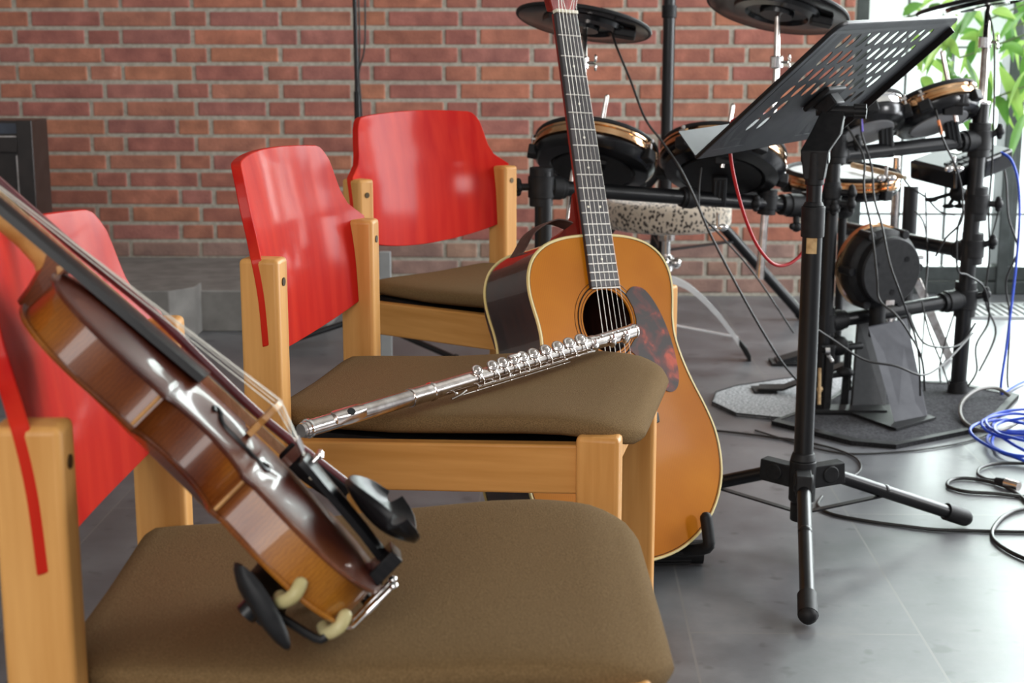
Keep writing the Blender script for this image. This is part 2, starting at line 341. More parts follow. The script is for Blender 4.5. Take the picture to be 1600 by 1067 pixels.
    def build(s, name, mat, parent=None, bevel=0, smooth=40, world=True, seg=2):
        me = bpy.data.meshes.new(name); inv = None
        if parent is not None and world: inv = tree_matrix(parent).inverted()
        me.from_pydata([tuple(inv @ v) if inv is not None else tuple(v) for v in s.v], [], s.f); me.validate()
        bm = bmesh.new(); bm.from_mesh(me); bmesh.ops.recalc_face_normals(bm, faces=bm.faces[:]); bm.to_mesh(me); bm.free()
        if smooth:
            me.shade_smooth(); me.set_sharp_from_angle(angle=math.radians(smooth))
        me.materials.append(M[mat] if isinstance(mat, str) else mat)
        o = bpy.data.objects.new(name, me); C.objects.link(o)
        if parent is not None: o.parent = parent
        if bevel:
            b = o.modifiers.new('bevel', 'BEVEL'); b.width = bevel; b.segments = seg; b.limit_method = 'ANGLE'; b.angle_limit = math.radians(40); b.harden_normals = False
        return o
def tree_matrix(o):
    m = Matrix.LocRotScale(o.location, o.rotation_euler, o.scale) if o.rotation_mode != 'QUATERNION' else Matrix.LocRotScale(o.location, o.rotation_quaternion, o.scale)
    return tree_matrix(o.parent) @ m if o.parent else m
def catmull(p, k, closed=False):
    out = []; n = len(p)
    for i in range(n if closed else n - 1):
        if closed: a, b, c, d = p[(i - 1) % n], p[i], p[(i + 1) % n], p[(i + 2) % n]
        else: a, b, c, d = p[max(i - 1, 0)], p[i], p[i + 1], p[min(i + 2, n - 1)]
        for j in range(k):
            t = j / k
            out.append(.5 * ((2 * b) + (c - a) * t + (2 * a - 5 * b + 4 * c - d) * t * t + (3 * b - a - 3 * c + d) * t ** 3))
    if not closed: out.append(p[-1])
    return out
def lerp_tab(tab, x):
    if x <= tab[0][0]: return tab[0][1]
    for (a, b), (c, d) in zip(tab, tab[1:]):
        if x <= c: return b + (d - b) * (x - a) / (c - a)
    return tab[-1][1]
def smooth_tab(tab, k=8):       # catmull through table points
    q = catmull([Vector((a, b, 0)) for a, b in tab], k); return [(v.x, v.y) for v in q]
def tag(o, label=None, cat=None, group=None, kind=None):
    if label: o['label'] = label
    if cat: o['category'] = cat
    if group: o['group'] = group
    if kind: o['kind'] = kind
    return o
def thing(name, label, cat, loc=(0, 0, 0), rz=0, group=None):
    o = bpy.data.objects.new(name, None); C.objects.link(o); o.location = loc; o.rotation_euler = (0, 0, rz); o.empty_display_size = .05
    return tag(o, label, cat, group)
def basis_thing(name, label, cat, T, R, scale=1):
    o = thing(name, label, cat); o.rotation_mode = 'QUATERNION'
    o.rotation_quaternion = Matrix(R).to_quaternion(); o.location = T; o.scale = (scale,) * 3; return o
def copy_tree(o, parent=None):
    c = o.copy(); C.objects.link(c)
    if parent: c.parent = parent
    for ch in list(o.children): copy_tree(ch, c)
    return c
# ================================================================== the setting
YW = 5.30
s_ = lambda o: tag(o, kind='structure')
fl = MB(); fl.box((0, .95, -.05), (9, 9.1, .1)); s_(fl.build('floor', 'floor', smooth=0))
XJ = P(1323, 300, YW).x            # where the brick ends and the glazing begins
wb = MB(); wb.box(((-4.2 + XJ) / 2, YW + .098, 1.5), (XJ + 4.2, .2, 3.0))
wall = s_(wb.build('wall_back', 'mortar', smooth=0))
bk = MB(); tones = []
course = .0619; z0 = .1911; per = .622; hx = P(297, 30, YW).x; hx2 = P(163, 58, YW).x
reds = [(.37, .145, .098), (.345, .135, .098), (.40, .155, .10), (.34, .13, .10), (.37, .155, .105), (.40, .165, .10), (.33, .125, .10), (.345, .14, .115)]
for r in range(-4, 45):
    zc = z0 + course * (r + .5); h = .0497
    if zc < -.01: continue
    # courses counted from the one just under z = .9958
    par = (12 - r) % 2; c0 = hx if par == 0 else hx2; c0 += random.uniform(-.004, .004)
    k = math.floor((-4.2 - c0) / per) - 1
    while c0 + k * per < XJ + .5:
        b = c0 + k * per; k += 1
        for x0, x1 in ((b - .0535, b + .0535), (b + .0535 + .0135, b + .0535 + .0135 + .237), (b + .0535 + .027 + .237, b + per - .0535 - .0135)):
            x0 += random.uniform(-.002, .002); x1 += random.uniform(-.002, .002)
            if x1 < -4.2 or x0 > XJ - .004: continue
            x1 = min(x1, XJ)
            d = random.uniform(-.0015, .0015); hh = h + random.uniform(-.002, .0015)
            dz = random.uniform(-.001, .001)
            bk.box(((x0 + x1) / 2, YW + .014 + d, zc + dz), (x1 - x0, .04, hh))
            c = list(random.choice(reds))
            if r <= -1: c = [c[0] * .55 + .10, c[1] * .6 + .10, c[2] * .6 + .085]
            f = random.uniform(1.06, 1.22); tones.append([q * f for q in c] + [1])
bo = bk.build('brick_face', 'brick', wall, bevel=.004, smooth=0)
ca = bo.data.color_attributes.new('tone', 'FLOAT_COLOR', 'POINT')
for i in range(len(bo.data.vertices)): ca.data[i].color = tones[i // 8]
M['wallpaint'] = noisemat('pale_plaster', (.5, .48, .45), (.56, .54, .5), rough=.9)
lw = MB(); lw.box((-4.25, 1.5, 1.5), (.1, 7.8, 3.0)); s_(lw.build('wall_left', 'wallpaint', smooth=0))
ce = MB(); ce.box((0, 1.7, 3.05), (8.8, 8.4, .1)); s_(ce.build('ceiling', 'wallpaint', smooth=0))

# raised platform at the foot of the wall on the left
pf = MB(); pf.box(((-4.2 - .70) / 2, (4.60 + YW) / 2, .065), (3.5, YW - 4.60, .13)); s_(pf.build('trim_1', 'stone', bevel=.004))
xb = P(315, 480, 4.60).x
pb = MB(); pb.prism([(-4.2, 4.61), (-4.2, 4.44), (xb - .35, 4.44), (xb - .06, 4.44), (xb, 4.52), (xb, 4.61)], 0.0, .155); s_(pb.build('trim_2', 'stone', bevel=.003))

# glazing
YG = YW + .10
def gx(px, py=300): return P(px, py, YG).x
win = MB()
zb = .14
win.box((gx(1332), YG, 1.5), (gx(1342) - gx(1323), .10, 3.0))
win.box(((gx(1332) + 3.4) / 2, YG, .022), (3.4 - gx(1332), .10, .044)); win.box(((gx(1332) + 3.4) / 2, YG - .008, .075), (3.4 - gx(1332), .08, .05))
for px in (1567,):
    win.box((gx(px), YG, 1.5), (.040, .11, 3.0)); win.box((gx(px) + .036, YG + .012, 1.5), (.024, .08, 3.0))
for X in (2.35, 3.2): win.box((X, YG, 1.5), (.065, .11, 3.0))
wf = s_(win.build('window_1', 'frame', bevel=.003))
g = MB(); g.box(((gx(1340) + 3.3) / 2, YG + .02, 1.5), (3.3 - gx(1340), .006, 2.9)); gl = g.build('pane', 'glass', wf, smooth=0)
mu = MB()
for px in (1406, 1478): mu.box((gx(px), YG + .005, 1.5), (.008, .012, 2.9))
for X in (1.85, 2.1, 2.65, 2.9): mu.box((X, YG + .005, 1.5), (.008, .012, 2.9))
for py in (74, 335, -180): mu.box(((gx(1340) + 3.2) / 2, YG + .005, P(1590, py, YG).z), (3.2 - gx(1340), .012, .008))
mu.build('glazing_bar', 'muntin', wf, smooth=0)
# pale floor and terrace outside, grille of the floor heating inside
gr = MB(); a = G(1502, 487); x1 = 3.2
n = 70
gz = MB(); gz.box(((a.x + x1) / 2, a.y, .001), (x1 - a.x, .24, .004))
grl = thing('floor_grille', 'pale metal heating grille set in the floor below the window', 'grille', (a.x, a.y, 0))
for i in range(n):
    X = a.x + (x1 - a.x) * (i + .5) / n; gr.box((X, a.y, .005), (.013, .22, .006))
fr = MB()
for s in (-1, 1): fr.box(((a.x + x1) / 2, a.y + s * .12, .004), (x1 - a.x, .012, .008))
gr.build('slats', 'greyplast', grl, smooth=0); fr.build('rim', 'greyplast', grl, smooth=0)
gz.build('pan', 'muntin', grl, smooth=0)

# ================================================================== chairs
def make_chair(name='stacking_chair'):
    t = thing(name, '', 'chair')
    hy = .204; pw = .052; pt = .038
    for s in (-1, 1):
        # rear post: a plank on edge running from the floor to beside the backrest
        m = MB(); m.box((0, s * hy, .321), (pw, pt, .642)); post = m.build('rear_post', 'wood_v', t, bevel=.006, world=False, seg=3)
        c = MB(); c.cyl((pw / 2 - .002, s * hy, .612), (pw / 2 + .0012, s * hy, .612), .0055, n=14); c.build('screw', 'screw', post, world=False)
        m = MB(); m.box((.43, s * hy, .2175), (.054, pt, .435)); m.build('front_leg', 'wood_v', t, bevel=.006, world=False, seg=3)
        m = MB(); y = s * (hy - .002)
        m.add([(.02, y - .011, .343), (.41, y - .011, .359), (.41, y - .011, .422), (.02, y - .011, .406), (.02, y + .011, .343), (.41, y + .011, .359), (.41, y + .011, .422), (.02, y + .011, .406)],
              [(0, 1, 2, 3), (7, 6, 5, 4), (0, 4, 5, 1), (1, 5, 6, 2), (2, 6, 7, 3), (3, 7, 4, 0)])
        m.build('side_rail', 'wood_h', t, bevel=.003, world=False)
    m = MB(); m.box((-.005, 0, .388), (.022, 2 * hy - pt, .05)); m.build('rear_rail', 'wood_h', t, bevel=.003, world=False)
    m = MB(); m.box((.43, 0, .392), (.022, 2 * hy - pt, .055)); m.build('front_rail', 'wood_h', t, bevel=.003, world=False)
    # seat cushion: superellipse sections lofted front to back
    secs = []; nx = 30; x0 = -.012; x1 = .480
    for i in range(nx + 1):
        f = .5 - .5 * math.cos(PI * i / nx); x = x0 + (x1 - x0) * f
        wd = lerp_tab([(0, .170), (.08, .178), (.25, .186), (.45, .198), (.7, .208), (.86, .210), (.93, .203), (.97, .186), (1, .150)], f)
        if f < .03: wd -= .02 * (1 - f / .03) ** 2
        ht = .0185 * min(1, math.sqrt(max(0, 1 - (1 - min(f / .035, 1)) ** 2)) + .12) * min(1, math.sqrt(max(0, 1 - (1 - min((1 - f) / .06, 1)) ** 2)) + .15)
        zc = .4215 + lerp_tab([(0, .001), (.35, .003), (.7, .014), (.9, .016), (1, .006)], f)
        q = []
        for k in range(36):
            a = 2 * PI * k / 36; ca_, sa = math.cos(a), math.sin(a); e = .42
            yy = wd * (abs(ca_) ** e) * (1 if ca_ > 0 else -1); zz = ht * (abs(sa) ** .6) * (1 if sa > 0 else -1)
            dish = .010 * (yy / .2) ** 2 * (1 if f < .8 else (1 - f) / .2)
            q.append(Vector((x, yy, zc + zz + dish - .004)))
        secs.append(q)
    m = MB(); m.loft(secs); m.build('seat', 'fabric', t, world=False, smooth=60)
    pl = []
    m = MB(); m.prism([(.0, -.165), (.2, -.185), (.44, -.18), (.44, .18), (.2, .185), (.0, .165)], .399, .409); m.build('seat_board', 'blackmat', t, world=False, smooth=0)
    # backrest: curved plywood shell slotted through the posts
    nv, nu = 56, 30; fr_, bk_ = [], []
    W = [(.0, .2235), (.105, .2235), (.112, .222), (.122, .208), (.133, .193), (.152, .184), (.18, .178), (.200, .173), (.211, .167), (.219, .160), (.223, .149)]
    X = smooth_tab([(.0, .010), (.06, .006), (.11, -.002), (.16, -.014), (.20, -.022), (.23, -.030)])
    for i in range(nv + 1):
        h = .223 * (1 - (1 - i / nv) ** 1.25); w_ = lerp_tab(W, h); ra, rb = [], []
        for j in range(nu + 1):
            u = -1 + 2 * j / nu; y = u * w_
            sag = -.042 * (max(0, 1 - u * u)) ** .8 * max(0, 1 - h / .12); topb = .006 * (1 - u * u) * min(1, h / .223)
            xx = lerp_tab(X, h) - .046 * (1 - (y / .2235) ** 2)
            n_ = Vector((1, -.41 * y / .2235 * -1 * -1, .12)).normalized(); z = .533 + h + sag + topb
            ra.append(Vector((xx, y, z)) + n_ * .0066); rb.append(Vector((xx, y, z)) - n_ * .0066)
        fr_.append(ra); bk_.append(rb)
    m = MB(); m.sheet(fr_, bk_); m.build('backrest', 'red', t, bevel=.003, world=False, smooth=50)
    return t
grp = 'red-backed stacking chairs'
chA = make_chair(); chA.location = (-.386, 1.255, 0); chA.rotation_euler.z = math.radians(2.2)
chA['label'] = 'red-backed wooden chair in the foreground with the violin lying on its brown seat'
chB = copy_tree(chA); chB.location = (-.328, 2.068, 0); chB.rotation_euler.z = math.radians(-10)
chB['label'] = 'red-backed wooden chair in the middle, with the silver flute on its brown seat'
chC = copy_tree(chA); chC.location = (-.2405, 3.055, 0); chC.rotation_euler.z = math.radians(-41.5)
chC['label'] = 'empty red-backed wooden chair furthest back, in front of the brick wall'
for c in (chA, chB, chC): c['group'] = grp
# ================================================================== acoustic guitar
GR = [[0.7859594497413904, -0.14454293476396352, 0.6011448106505048], [0.6148821306744597, 0.28450007753029116, -0.7355132026432258], [-0.06471250836930703, 0.9477167540436745, 0.3124823920886958]]
gt = basis_thing('acoustic_guitar', 'honey-coloured acoustic guitar with dark pickguard leaning on a floor stand behind the flute chair', 'guitar', (.1489, 2.3303, .0755), GR, 1.06)
half = smooth_tab([(0, 0), (.002, .045), (.012, .090), (.035, .135), (.07, .170), (.11, .190), (.15, .1955), (.19, .191), (.23, .176), (.27, .157), (.31, .142), (.345, .1345), (.375, .1355), (.405, .1415), (.43, .1445), (.455, .141), (.478, .128), (.496, .103), (.506, .070), (.510, .035), (.511, 0)], 3)
ol = [(w_, t_) for t_, w_ in half] + [(-w_, t_) for t_, w_ in reversed(half[1:-1])]
hc = .375; hr = .050
D = .112
def gsolid(z0, z1, inset=0): return [(x * (1 - inset / .15), y + (0 if not inset else 0)) for x, y in ol]
# side strip as a shell with inner face, so the sound hole looks into a hollow body
m = MB(); n = len(ol)
vs = [(x, y, z) for z in (-.001, -D + .001) for x, y in ol] + [(x * .97, hc + (y - hc) * .985, z) for z in (-.001, -D + .001) for x, y in ol]
fs = []
for i in range(n):
    j = (i + 1) % n; fs += [(i, j, n + j, n + i), (2 * n + i, 3 * n + i, 3 * n + j, 2 * n + j), (i, 2 * n + i, 2 * n + j, j), (n + i, n + j, 3 * n + j, 3 * n + i)]
m.add(vs, fs); m.build('side', 'rosewood', gt, world=False)
m = MB(); m.prism(ol, -D - .003, -D + .001); m.build('back', 'rosewood', gt, world=False)
# top plate: rings between the outline and the round hole
def toprings(z):
    V = []
    for x, y in ol:
        a = math.atan2(y - hc, x); hx_, hy_ = hr * math.cos(a), hc + hr * math.sin(a)
        V.append([Vector((hx_ + (x - hx_) * f, hy_ + (y - hy_) * f, z)) for f in (0, .25, .5, .75, 1)])
    return V
A, B = toprings(.003), toprings(-.0005); m = MB(); k = 5
vs = [p for q in A for p in q] + [p for q in B for p in q]; o_ = n * k; fs = []
for i in range(n):
    j = (i + 1) % n
    for q in range(k - 1):
        fs += [(i * k + q, j * k + q, j * k + q + 1, i * k + q + 1), (o_ + i * k + q, o_ + i * k + q + 1, o_ + j * k + q + 1, o_ + j * k + q)]
    fs += [(i * k, o_ + i * k, o_ + j * k, j * k), (i * k + k - 1, j * k + k - 1, o_ + j * k + k - 1, o_ + i * k + k - 1)]
m.add(vs, fs); top = m.build('soundboard', 'spruce', gt, world=False)
m = MB(); m.tube([(x * 1.001, y, .0018) for x, y in ol], .0028, 6, True, 1); m.build('top_binding', 'cream', gt, world=False)
m = MB(); m.tube([(x * 1.001, y, -D - .001) for x, y in ol], .0026, 6, True, 1); m.build('back_binding', 'cream', gt, world=False)
m = MB(); m.tube([(x * .985, hc + (y - hc) * .99, .0032) for x, y in ol], .0006, 4, True, 1); m.build('purfling', 'ebony', top, world=False)
for r, wv_ in ((.0535, .0010), (.0590, .0022), (.0655, .0010)):
    m = MB(); m.tube([(r * math.cos(2 * PI * i / 48), hc + r * math.sin(2 * PI * i / 48), .003) for i in range(48)], wv_ * .6, 5, True, 1); m.build('rosette_ring', 'ebony', top, world=False)
m = MB(); m.box((-.03, hc - .005, -D + .004), (.06, .045, .001)); m.build('paper_label', 'paper', gt, world=False)
# pickguard
pg = smooth_tab([(0, 0), (1, 0)], 2)
pts = [Vector((.043, hc + .040, 0)), Vector((.060, hc + .052, 0)), Vector((.085, hc + .045, 0)), Vector((.108, hc + .012, 0)), Vector((.124, hc - .035, 0)), Vector((.130, hc - .085, 0)), Vector((.124, hc - .112, 0)), Vector((.106, hc - .120, 0)), Vector((.082, hc - .105, 0)), Vector((.056, hc - .068, 0)), Vector((.035, hc - .048, 0))]
arc = [Vector((.0575 * math.cos(a), hc + .0575 * math.sin(a), 0)) for a in (-.95, -.6, -.3, 0, .3, .6)]
out = catmull(pts, 4); out = out + arc
m = MB(); m.prism([(p.x, p.y) for p in out], .003, .0046); m.build('pickguard', 'tortoise', gt, world=False)
# bridge, saddle, pins
bt = .217
m = MB(); m.prism([(-.07, bt - .008), (-.02, bt - .018), (.02, bt - .018), (.07, bt - .008), (.07, bt + .008), (.03, bt + .014), (-.03, bt + .014), (-.07, bt + .008)], .003, .011); br_ = m.build('bridge', 'ebony', gt, bevel=.002, world=False)
m = MB(); m.box((0, bt + .006, .0125), (.074, .003, .006)); m.build('saddle', 'bone', br_, world=False)
for i in range(6):
    m = MB(); m.ball((-.0265 + .0106 * i, bt - .008, .012), .0028, 8); m.build('bridge_pin', 'bone', br_, world=False)
# neck, heel, fingerboard
SC = .645; nut = .868; yfe = .428
m = MB(); secs = []
for y_, w_, d_ in ((.46, .026, .020), (.51, .0265, .020), (.54, .026, .018), (.60, .0255, .016), (.70, .0240, .0155), (.80, .0225, .015), (.868, .0215, .0145)):
    secs.append([Vector((w_ * math.cos(a), y_, -.0 + .003 - d_ * math.sin(a) if 0 < a < PI else .003)) for a in [PI * i / 14 for i in range(15)]])
m.loft(secs, True); nk = m.build('neck', 'mahogany', gt, world=False)
m = MB(); secs = []
for z_, w_, y1 in ((-.100, .012, .528), (-.08, .015, .530), (-.055, .017, .536), (-.03, .021, .552), (-.012, .024, .585)):
    secs.append([Vector((w_, .509, z_)), Vector((w_, y1 - .006, z_)), Vector((w_ * .6, y1, z_)), Vector((-w_ * .6, y1, z_)), Vector((-w_, y1 - .006, z_)), Vector((-w_, .509, z_))])
m.loft(secs); m.build('heel', 'mahogany', gt, world=False)
fw_ = lambda y_: .0215 + (.0285 - .0215) * (nut - y_) / (nut - yfe)
m = MB(); m.add([(s * fw_(y_), y_, z_) for z_ in (.003, .0095) for y_, s in ((yfe, -1), (yfe, 1), (nut, 1), (nut, -1))], [(0, 1, 2, 3), (7, 6, 5, 4), (0, 4, 5, 1), (1, 5, 6, 2), (2, 6, 7, 3), (3, 7, 4, 0)])
fb = m.build('fingerboard', 'fret_board', gt, bevel=.0008, world=False)
for i in range(1, 21):
    y_ = nut - SC * (1 - 2 ** (-i / 12)); w_ = fw_(y_)
    m = MB(); m.tube([(-w_, y_, .0095), (0, y_, .0099), (w_, y_, .0095)], .0012, 6, smooth=1); m.build('fret', 'fretwire', fb, world=False)
for i, xs in ((3, (0,)), (5, (0,)), (7, (0,)), (9, (0,)), (12, (-.012, .012)), (15, (0,)), (17, (0,))):
    y_ = nut - SC * (1 - (2 ** (-i / 12) + 2 ** (-(i - 1) / 12)) / 2)
    for x in xs: m = MB(); m.cyl((x, y_, .009), (x, y_, .0098), .0021, n=10); m.build('position_dot', 'bone', fb, world=False)
m = MB(); m.box((0, nut + .0025, .0085), (.0435, .005, .010)); m.build('nut', 'bone', gt, world=False)
hdm = axis_matrix((0, nut + .005, .0), (0, -.24, .97), (1, 0, 0))
m = MB(); m.prism([(-.022, 0), (.022, 0), (.030, .022), (.036, .05), (.034, .175), (.02, .185), (0, .178), (-.02, .185), (-.034, .175), (-.036, .05), (-.030, .022)], -.012, .004, hdm); hs = m.build('headstock', 'mahogany', gt, bevel=.002, world=False)
for s in (-1, 1):
    for q in range(3):
        y_ = .055 + .04 * q
        m = MB(); m.cyl((s * .024, y_, .004), (s * .024, y_, .018), .003, n=10, mat=hdm); m.cyl((s * .03, y_, -.004), (s * .048, y_, -.004), .0022, n=8, mat=hdm)
        m.ball((s * .052, y_, -.004), .007, 10, (.6, 1, .8), mat=hdm); m.build('tuning_peg', 'chrome', hs, world=False)
for i in range(6):
    x0_, x1_ = -.0265 + .0106 * i, -.0178 + .00712 * i
    m = MB(); m.tube([(x0_, bt + .006, .0162), (x1_, nut + .003, .0142), tuple(hdm @ Vector(((-.024 if i < 3 else .024), .055 + .04 * ((2 - i) if i < 3 else (i - 3)), .012)))], .00030 + .00006 * (5 - i), 5, smooth=1); m.build('string', 'string', gt, world=False)
# leather strap stub tied behind the heel
m = MB(); secs = []
for q in catmull([Vector((-.015, .53, -.03)), Vector((-.04, .545, -.05)), Vector((-.075, .53, -.065)), Vector((-.10, .50, -.07)), Vector((-.12, .47, -.09)), Vector((-.135, .43, -.115)), Vector((-.12, .36, -.122))], 4):
    secs.append([q + Vector((0, .001, .017)), q + Vector((0, -.001, .017)), q + Vector((0, -.001, -.017)), q + Vector((0, .001, -.017))])
m.loft(secs); m.build('strap', 'leather', gt, world=False, smooth=60)

# ------------------------------------------------ guitar stand
GM = tree_matrix(gt)
gl = lambda x, y, z: GM @ Vector((x, y, z))
gs = thing('guitar_stand', 'low black guitar stand with foam-covered arms under the acoustic guitar', 'guitar stand', (gl(0, 0, -.06).x, gl(0, 0, -.06).y, 0))
hub = gl(0, .10, -.20); hub.z = .17
for s in (-1, 1):
    a = gl(s * .118, .008, -D - .045); b = gl(s * .126, .004, .014); c = gl(s * .126, .050, .022)
    m = MB(); m.tube([hub + Vector((0, 0, -.02)), a, (a + b) / 2 + Vector((0, 0, -.004)), b, gl(s * .126, .02, .021), c], .0055, 8, smooth=4); arm = m.build('yoke_arm', 'black', gs)
    m = MB(); m.tube([gl(s * .122, .002, -.03), b, gl(s * .126, .022, .021), c], .0105, 12, smooth=4); m.ball(c, .0108, 10); m.build('foam_sleeve', 'blackmat', arm)
fr1 = G(1078, 862, .022); fr1 = Vector((fr1.x, fr1.y, .022)); fr2 = gl(-.20, .05, -.10); fr2.z = .022; bk3 = hub + Vector((.10, .24, 0)); bk3.z = .022
for e_ in (fr1, fr2, bk3):
    m = MB(); m.tube([hub, hub.lerp(e_, .45) + Vector((0, 0, -.035)), e_ + (hub - e_) * .12 + Vector((0, 0, -.014)), e_], .009, 10, smooth=4); lg = m.build('leg', 'black', gs)
    d = Vector((e_.x - hub.x, e_.y - hub.y, 0)).normalized(); m = MB(); p0 = e_ - d * .075
    m.cyl(p0, e_ + d * .022, .020, .021, 20)
    for i in range(14):
        a = 2 * PI * i / 14; off = Vector((-d.y, d.x, 0)) * (.0205 * math.cos(a)) + Vector((0, 0, 1)) * (.0205 * math.sin(a)); m.beam(p0 + off, e_ + off, .003, .003)
    m.build('rubber_foot', 'blackmat', lg)
m = MB(); m.cyl(hub - Vector((0, 0, .05)), hub + Vector((0, 0, .025)), .016, n=18); m.build('hub', 'black', gs)

# ================================================================== violin
VR = [[-0.15953769899050085, -0.7025085032533384, 0.6935629210515593], [0.9714342873768823, 0.013308194611779327, 0.23693525968179815], [-0.17567910497586922, 0.7115509080964831, 0.6803176884823353]]
_t = math.radians(2); VR = (Matrix(VR) @ Matrix(((math.cos(_t), 0, -math.sin(_t)), (0, 1, 0), (math.sin(_t), 0, math.cos(_t))))); VR = [list(r) for r in VR]
vn = basis_thing('violin', 'dark varnished violin propped on its side edge across the foreground chair seat and backrest', 'violin', (-.1404, 1.1525, .4802), VR)
seg1 = smooth_tab([(0, 0), (.001, .022), (.005, .045), (.014, .068), (.03, .088), (.052, .101), (.074, .104), (.098, .101), (.118, .0945), (.132, .0905), (.1385, .0935)], 4)
seg2 = smooth_tab([(.1435, .0955), (.1465, .086), (.152, .0765), (.163, .065), (.177, .0575), (.19, .0555), (.203, .057), (.214, .062), (.222, .0695), (.2265, .0775)], 4)
seg3 = smooth_tab([(.231, .0765), (.243, .0755), (.26, .080), (.282, .084), (.304, .0825), (.323, .074), (.338, .059), (.348, .038), (.353, .018), (.3545, 0)], 4)
vh = seg1 + seg2 + seg3
def varch(t, x, a=.0155):
    w_ = max(lerp_tab(vh, t), .001); e = min(1, abs(x) / w_); base = a * max(0, math.sin(PI * min(max(t, 0), .3545) / .3545)) ** .55
    f = (math.cos(PI * min(1, e / .93)) + 1) / 2
    return .0035 + base * f ** .85
for nm, sgn, mt in (('top_plate', 1, 'violin_top'), ('back_plate', -1, 'violin_rib')):
    A, B = [], []
    for t, w_ in vh:
        ra, rb = [], []
        for j in range(33):
            x = w_ * math.sin(PI * (-.5 + j / 32)); z = varch(t, x)
            ra.append(Vector((x, t, z if sgn > 0 else -.0305 - z + .0)))
            rb.append(Vector((x, t, 0 if sgn > 0 else -.0305)))
        A.append(ra); B.append(rb)
    m = MB(); m.sheet(A, B); pl_ = m.build(nm, mt, vn, bevel=.0012, world=False, smooth=35)
    if sgn > 0: vtop = pl_
    m = MB(); e_ = [(w_, t, 0) for t, w_ in vh] + [(-w_, t, 0) for t, w_ in reversed(vh[1:-1])]
    m.tube([(x * .999, t, (.0018 if sgn > 0 else -.0323)) for x, t, _ in e_], .0021, 6, True, 1); m.build('rounded_edge', 'violin_top' if sgn > 0 else 'violin_rib', pl_, world=False)
rib = [(w_ - .0028 if w_ > .004 else 0, .0028 + t * (.3545 - .0056) / .3545) for t, w_ in vh]
ro = rib + [(-x, y) for x, y in reversed(rib[1:-1])]
m = MB(); m.prism(ro, -.0305, .0); ribs = m.build('ribs', 'violin_rib', vn, world=False, smooth=35)
for s in (-1, 1):          # corner seams
    for t, w_ in ((.141, .0925), (.2288, .0742)):
        m = MB(); m.cyl((s * w_, t, -.030), (s * w_, t, 0), .0016, n=8); m.build('corner_seam', 'ambermaple', ribs, world=False)
    pts = []
    for dx, t in ((.024, .196), (.0205, .1985), (.0185, .1955), (.021, .191), (.026, .188), (.030, .182), (.033, .170), (.038, .158), (.0425, .151), (.046, .1435), (.0465, .138), (.043, .135), (.040, .1375), (.0415, .141)):
        pts.append(Vector((s * dx, t - .004, varch(t - .004, dx) + .0001)))
    m = MB(); m.tube(pts, .0021, 6, smooth=4); m.build('f_hole', 'ebony', vtop, world=False)
# neck and heel
m = MB(); secs = []
for t, w_, d_ in ((.352, .0165, .028), (.362, .0155, .026), (.372, .0145, .019), (.39, .0142, .0165), (.43, .0132, .0155), (.475, .0122, .015), (.486, .0120, .015)):
    zt = .030 + (.010 - .030) * (t - .216) / .27 - .005
    secs.append([Vector((w_ * math.cos(a), t, zt - d_ * math.sin(a))) for a in [PI * i / 12 for i in range(13)]])
m.loft(secs); vneck = m.build('neck', 'ambermaple', vn, world=False)
m = MB(); m.loft([[Vector((x, t1, z)) for x, t1 in ((-w_, .350), (-w_, t0), (-w_ * .5, t0 + .004), (w_ * .5, t0 + .004), (w_, t0), (w_, .350))] for z, w_, t0 in ((-.034, .010, .357), (-.02, .012, .359), (0, .0145, .364), (.012, .016, .370))]); m.build('heel', 'violin_rib', vneck, world=False)
m = MB(); secs = []
for t in (.216, .30, .40, .486):
    w_ = .0212 + (.0122 - .0212) * (t - .216) / .27; zt = .030 + (.010 - .030) * (t - .216) / .27
    q = [Vector((x * w_, t, zt - .0035 * x * x)) for x in (-1, -.75, -.5, -.25, 0, .25, .5, .75, 1)] + [Vector((w_, t, zt - .0095)), Vector((-w_, t, zt - .0095))]
    secs.append(q)
m.loft(secs); m.build('fingerboard', 'ebony', vn, world=False, smooth=30)
# pegbox and scroll
m = MB(); m.loft([[Vector((x, t, z)) for x, z in ((-w_, zc - h_), (w_, zc - h_), (w_, zc + h_), (-w_, zc + h_))] for t, w_, zc, h_ in ((.486, .012, -.001, .008), (.51, .012, -.003, .010), (.54, .0105, -.005, .009), (.56, .009, -.008, .008))])
m.tube([Vector((0, .556 + .018 * math.cos(a) * (1 - a / 14), -.010 + .0 - .018 * math.sin(a) * (1 - a / 14))) for a in [i * .4 for i in range(24)]], .0065, 8, smooth=2)
pbx = m.build('scroll', 'ambermaple', vn, bevel=.0015, world=False)
for i in range(4):
    s = 1 if i % 2 else -1; t = .498 + .013 * i
    m = MB(); m.cyl((-s * .014, t, -.002), (s * .026, t, -.002), .0035, .004, 10); m.ball((s * .034, t, -.002), .009, 12, (1, .9, .45)); m.build('peg', 'ebony', pbx, world=False)
m = MB(); m.box((0, .488, .008), (.024, .004, .008)); m.build('nut', 'ebony', vn, world=False)
